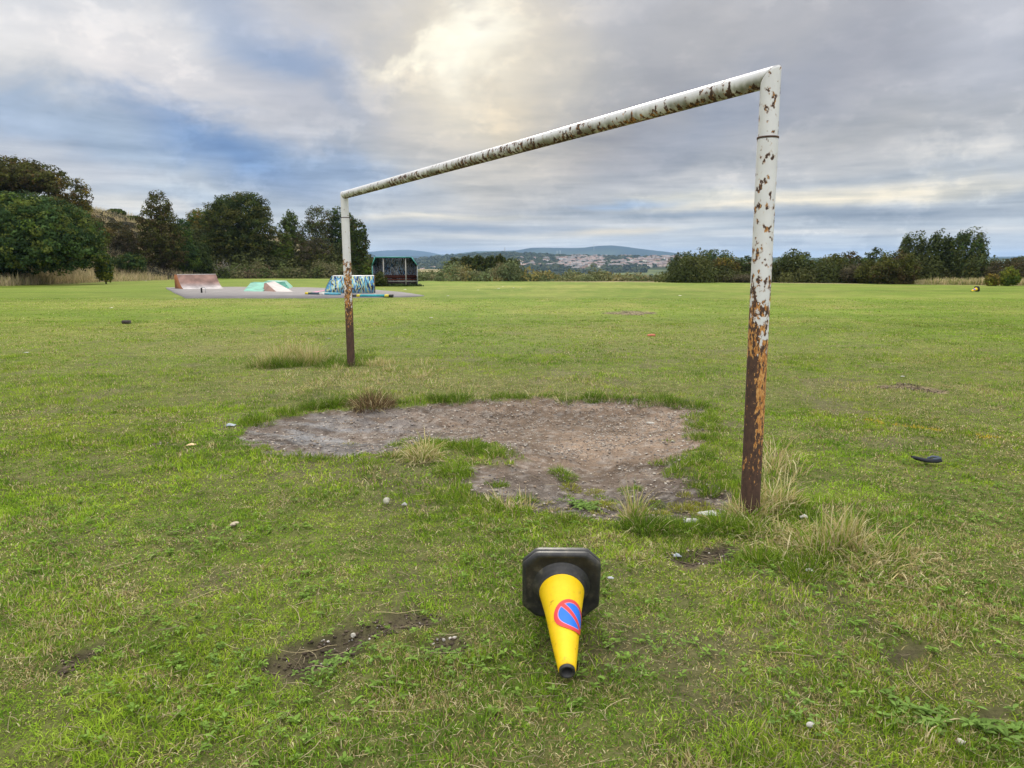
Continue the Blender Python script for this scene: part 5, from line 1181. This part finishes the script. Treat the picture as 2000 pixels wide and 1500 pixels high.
    ringf = lambda r0, r1: (lambda p, q: ((r0+(r1-r0)*p)*math.cos(2*math.pi*q), (r0+(r1-r0)*p)*math.sin(2*math.pi*q)))
    o = put(patch(ringf(Rr-.0155, Rr), 4, 65, .0034, (.7, .1, .1)), 'red_ring', red, True, disc)
    o = put(patch(ringf(Rr-.0185, Rr-.0150), 3, 65, .0028, (.7, .1, .1)), 'pale_edge', pink, True, disc)
    ca, sa = math.cos(R(45)), math.sin(R(45))
    def barf(h): return lambda p, q: ((p*2-1)*(Rr-.010)*ca-(q*2-1)*h*sa, (p*2-1)*(Rr-.010)*sa+(q*2-1)*h*ca)
    put(patch(barf(.0078), 40, 5, .0034, (.7, .1, .1)), 'red_bar', red, True, disc)
    put(patch(barf(.0102), 40, 5, .0028, (.7, .1, .1)), 'pale_edge', pink, True, disc)
    return root
cone = cone_at()
pb, pt = G(1094, 1208), G(1106, 1330)
cone.location = (pb[0], pb[1]-.02, float(zg(pb[0:1], pb[1:2])[0])+.004); cone.rotation_euler = (0, 0, math.atan2(pt[0]-pb[0], -(pt[1]-pb[1])))
tag(cone, 'yellow no-waiting cone with black base lying on the near grass, tip towards the viewer', 'traffic cone', 'fallen yellow cones')
print('CONE')
def copy_tree(o, par=None):
    c = o.copy(); C.collection.objects.link(c)
    if par is not None: c.parent = par
    for ch in o.children: copy_tree(ch, c)
    return c
c2 = copy_tree(cone); q = G(1908, 570); c2.location = (q[0], q[1], q[2]+.01); c2.rotation_euler = (0, 0, R(-68)); tag(c2, 'tiny far-off yellow cone with black base lying before the dry grass at the right')
# ============================================================ litter and stones on the turf
def lump(name, label, cat, px, py, size, col, seed, sq=.5, n=1, group=None, mat=None, lift=.4):
    p = G(px, py); z = float(zg(p[0:1], p[1:2])[0]); r_ = np.random.default_rng(seed); import bmesh
    bm = bmesh.new(); bmesh.ops.create_icosphere(bm, subdivisions=2, radius=1)
    o_ = r_.uniform(-9, 9, 3)
    for v in bm.verts:
        c = v.co; f = .72+.55*float(vnoise(np.array([c.x*1.3+o_[0]+c.z]), np.array([c.y*1.3+o_[1]-c.z*.7]), seed)[0]); v.co = (c.x*f*size[0]/2, c.y*f*size[1]/2, c.z*f*size[2]/2)
    me = bpy.data.meshes.new(name); bm.to_mesh(me); bm.free(); a = me.color_attributes.new('Col', 'FLOAT_COLOR', 'POINT')
    for i, d in enumerate(a.data): k = float(r_.uniform(.85, 1.1)); d.color = (col[0]*k, col[1]*k, col[2]*k, 1)
    me.materials.append(mat or M_stone); o = bpy.data.objects.new(name, me); C.collection.objects.link(o); o.location = (p[0], p[1], z+size[2]*lift); o.rotation_euler = (0, 0, r_.uniform(0, 3)); tag(o, label, cat, group); return o
W_ = (.44, .43, .40)
lump('stone', 'pale cream stone on the grass below the bare patch, left of a white scrap', 'stone', 755, 990, (.05, .04, .04), (.50, .48, .38), 1, lift=.7)
lump('stone', 'flat beige stone on the open turf at the left', 'stone', 458, 1028, (.055, .04, .02), (.45, .38, .28), 2, lift=.8)
lump('stone', 'round cream stone near the bottom right corner', 'stone', 1875, 1458, (.026, .024, .022), (.48, .44, .36), 3, lift=.8)
lump('stone', 'flat white stone near the bottom edge right of the cone', 'stone', 1582, 1421, (.034, .024, .016), (.46, .44, .40), 4, lift=.9)
lump('stone', 'white stone in the near patch of dark soil left of the cone', 'stone', 690, 1246, (.022, .02, .018), (.46, .43, .37), 5, lift=.8)
lump('stone', 'largest pale stone on the far side of the bare hollow', 'stone', 1270, 815, (.09, .05, .03), (.42, .39, .34), 6)
def scrap(label, px, py, w_, h_, col, seed, cat='litter', name='litter_scrap'):
    p = G(px, py); z = float(zg(p[0:1], p[1:2])[0]); r_ = np.random.default_rng(seed); n = 7; V = []; cc = []
    for i in range(n):
        for j in range(n):
            a, b = i/(n-1)-.5, j/(n-1)-.5; k = 1-.25*r_.random(); V.append((p[0]+a*w_*k+.1*w_*r_.normal()*.4, p[1]+b*w_*.7*k, z+.012+h_*.35*math.cos(a*3)*math.cos(b*3)*(1+.25*math.sin(a*9+seed))+.12*h_*r_.random())); cc.append(np.array(col)*r_.uniform(.8, 1.1))
    F = np.array([(i*n+j, i*n+j+1, (i+1)*n+j+1, (i+1)*n+j) for i in range(n-1) for j in range(n-1)]); V = np.array(V)
    o = mesh_np(name, V-(p[0], p[1], z), F, M_plain, None, np.array(cc)); s_ = o.modifiers.new('t', 'SOLIDIFY'); s_.thickness = .002; o.location = (p[0], p[1], z); tag(o, label, cat, 'scraps of litter on the field'); return o
scrap('small crumpled white scrap beside the cream stone', 790, 992, .035, .035, W_, 1)
scrap('orange and white crumpled wrapper left of the bare patch', 375, 873, .08, .03, (.75, .55, .30), 2)
scrap('grey-white scrap at the left tip of the bare patch', 451, 834, .09, .05, (.40, .44, .48), 3)
scrap('white scrap on the grass just right of the cone base', 1192, 1138, .03, .02, (.45, .46, .48), 4)
scrap('torn white plastic in the tufts left of the near post', 1350, 1022, .10, .05, (.42, .42, .38), 5)
scrap('white paper caught in grass close behind the broad tuft', 1386, 1003, .14, .04, (.45, .45, .42), 6)
scrap('white curled strip right of the near post foot', 1570, 1015, .05, .04, (.5, .48, .42), 7)
scrap('blue-white scrap in the small slate patch below the near post', 1322, 1084, .045, .03, (.40, .44, .48), 8)
scrap('pale scrap in the grass below the straw heap', 1580, 1118, .04, .03, (.6, .58, .5), 9)
for i, (px, py, w_, lb) in enumerate(((218, 602, .22, 'white scrap on the grass beyond the dark brick'), (342, 585, .25, 'white scrap just below the left corner of the slab'), (52, 690, .14, 'white strip near the left edge of the field'), (1328, 578, .30, 'white scrap on the mid field left of the near post'),
        (642, 661, .10, 'pale scrap left of the far post'), (974, 564, .35, 'leftmost of the cluster of white scraps on the far grass'), (982, 560, .25, 'highest of the cluster of white scraps on the far grass'), (1003, 562.5, .28, 'third white scrap of the far cluster'), (1017, 563.5, .22, 'rightmost of the cluster of white scraps on the far grass'),
        (934, 567, .25, 'lone pale scrap left of the far cluster'), (875, 578.5, .28, 'yellowish scrap right of the slab tip'), (842, 621, .20, 'white scrap right of the far post in the mid field'), (791, 566, .35, 'white scrap in front of the shelter'), (750, 565, .3, 'pale scrap left of the one before the shelter'), (1763, 737, .10, 'pale scrap above the brown bare spot at the right'),
        (308, 541, .6, 'white litter in the dry grass on the bank'), (285, 549, .45, 'pale litter at the foot of the bank'), (470, 570, .2, 'white scrap on the slab between the ramps'))):
    scrap(lb, px, py, w_*.55, w_*.16, W_ if i % 3 else (.72, .70, .55), 20+i)
p = G(247, 633); t = thing('brick', (p[0], p[1], p[2]), 'dark weathered brick lying alone on the left of the field', 'brick'); m = MB(); m.box(p+(0, 0, .06), (.19, .10, .07), .05, (.075, .06, .055), .97); m.box(p+(0, 0, .03), (.17, .08, .06), .12, (.05, .04, .035)); m.build('brick_body', M_plain, t)
p = G(1272, 658); q = np.array(p); m = MB(); m.tube([q+(-.08, .02, .03), q+(-.05, .01, .033), q+(.0, 0, .035), (q+(.05, -.0, .036)), q+(.08, -.0, .034)], [.012, .024, .026, .028, .018], 10, (.60, .20, .13))
o = m.build('plastic_bottle', M_plain, None, True); tag(o, 'orange-red plastic bottle lying alone in the middle of the field', 'bottle')
p = G(1808, 908); t = thing('old_shoe', p, 'black flattened shoe lying sole up on the grass right of the near post', 'shoe'); m = MB(); q = np.array(p)+(0, 0, .02)
prof = [(-.105, .040, .018), (-.09, .036, .032), (-.055, .026, .036), (-.01, .016, .032), (.035, .012, .034), (.075, .014, .040), (.100, .018, .036), (.112, .016, .015)]
V = []; n = 12
for (x, z, w_) in prof:
    for i in range(n): f = 2*math.pi*i/n; V.append(q+(x, math.cos(f)*w_, z+math.sin(f)*w_*.42))
m.add(V, [(i*n+k, i*n+(k+1) % n, (i+1)*n+(k+1) % n, (i+1)*n+k) for i in range(len(prof)-1) for k in range(n)]+[tuple(range(n)), tuple((len(prof)-1)*n+k for k in range(n))], (.02, .022, .028)); m.build('sole', M_plain, t, True)
m = MB(); m.tube([q+(.02, .02, .026), q+(.06, .028, .036), q+(.10, .012, .036), q+(.098, -.016, .038), q+(.04, -.022, .028)], .008, 6, (.10, .12, .16)); m.build('collar', M_plain, t, True)
# ============================================================ air
hb = MB(); hb.box((0, 5000, -5), (24000, 15000, 350), 0, (1, 1, 1)); hz_o = hb.build('haze', None)
hz_o.location = (0, 0, 0); m_, t = newmat('haze_air'); t.nodes.remove(t.nodes['Principled BSDF']); pv = t.nodes.new('ShaderNodeVolumePrincipled'); pv.inputs['Color'].default_value = (.44, .66, 1, 1); pv.inputs['Density'].default_value = 8.0e-5; pv.inputs['Anisotropy'].default_value = .1
t.links.new(pv.outputs[0], t.nodes['Material Output'].inputs['Volume']); hz_o.data.materials.append(m_); tag(hz_o, 'thin blue haze over the valley', 'haze', None, 'stuff')
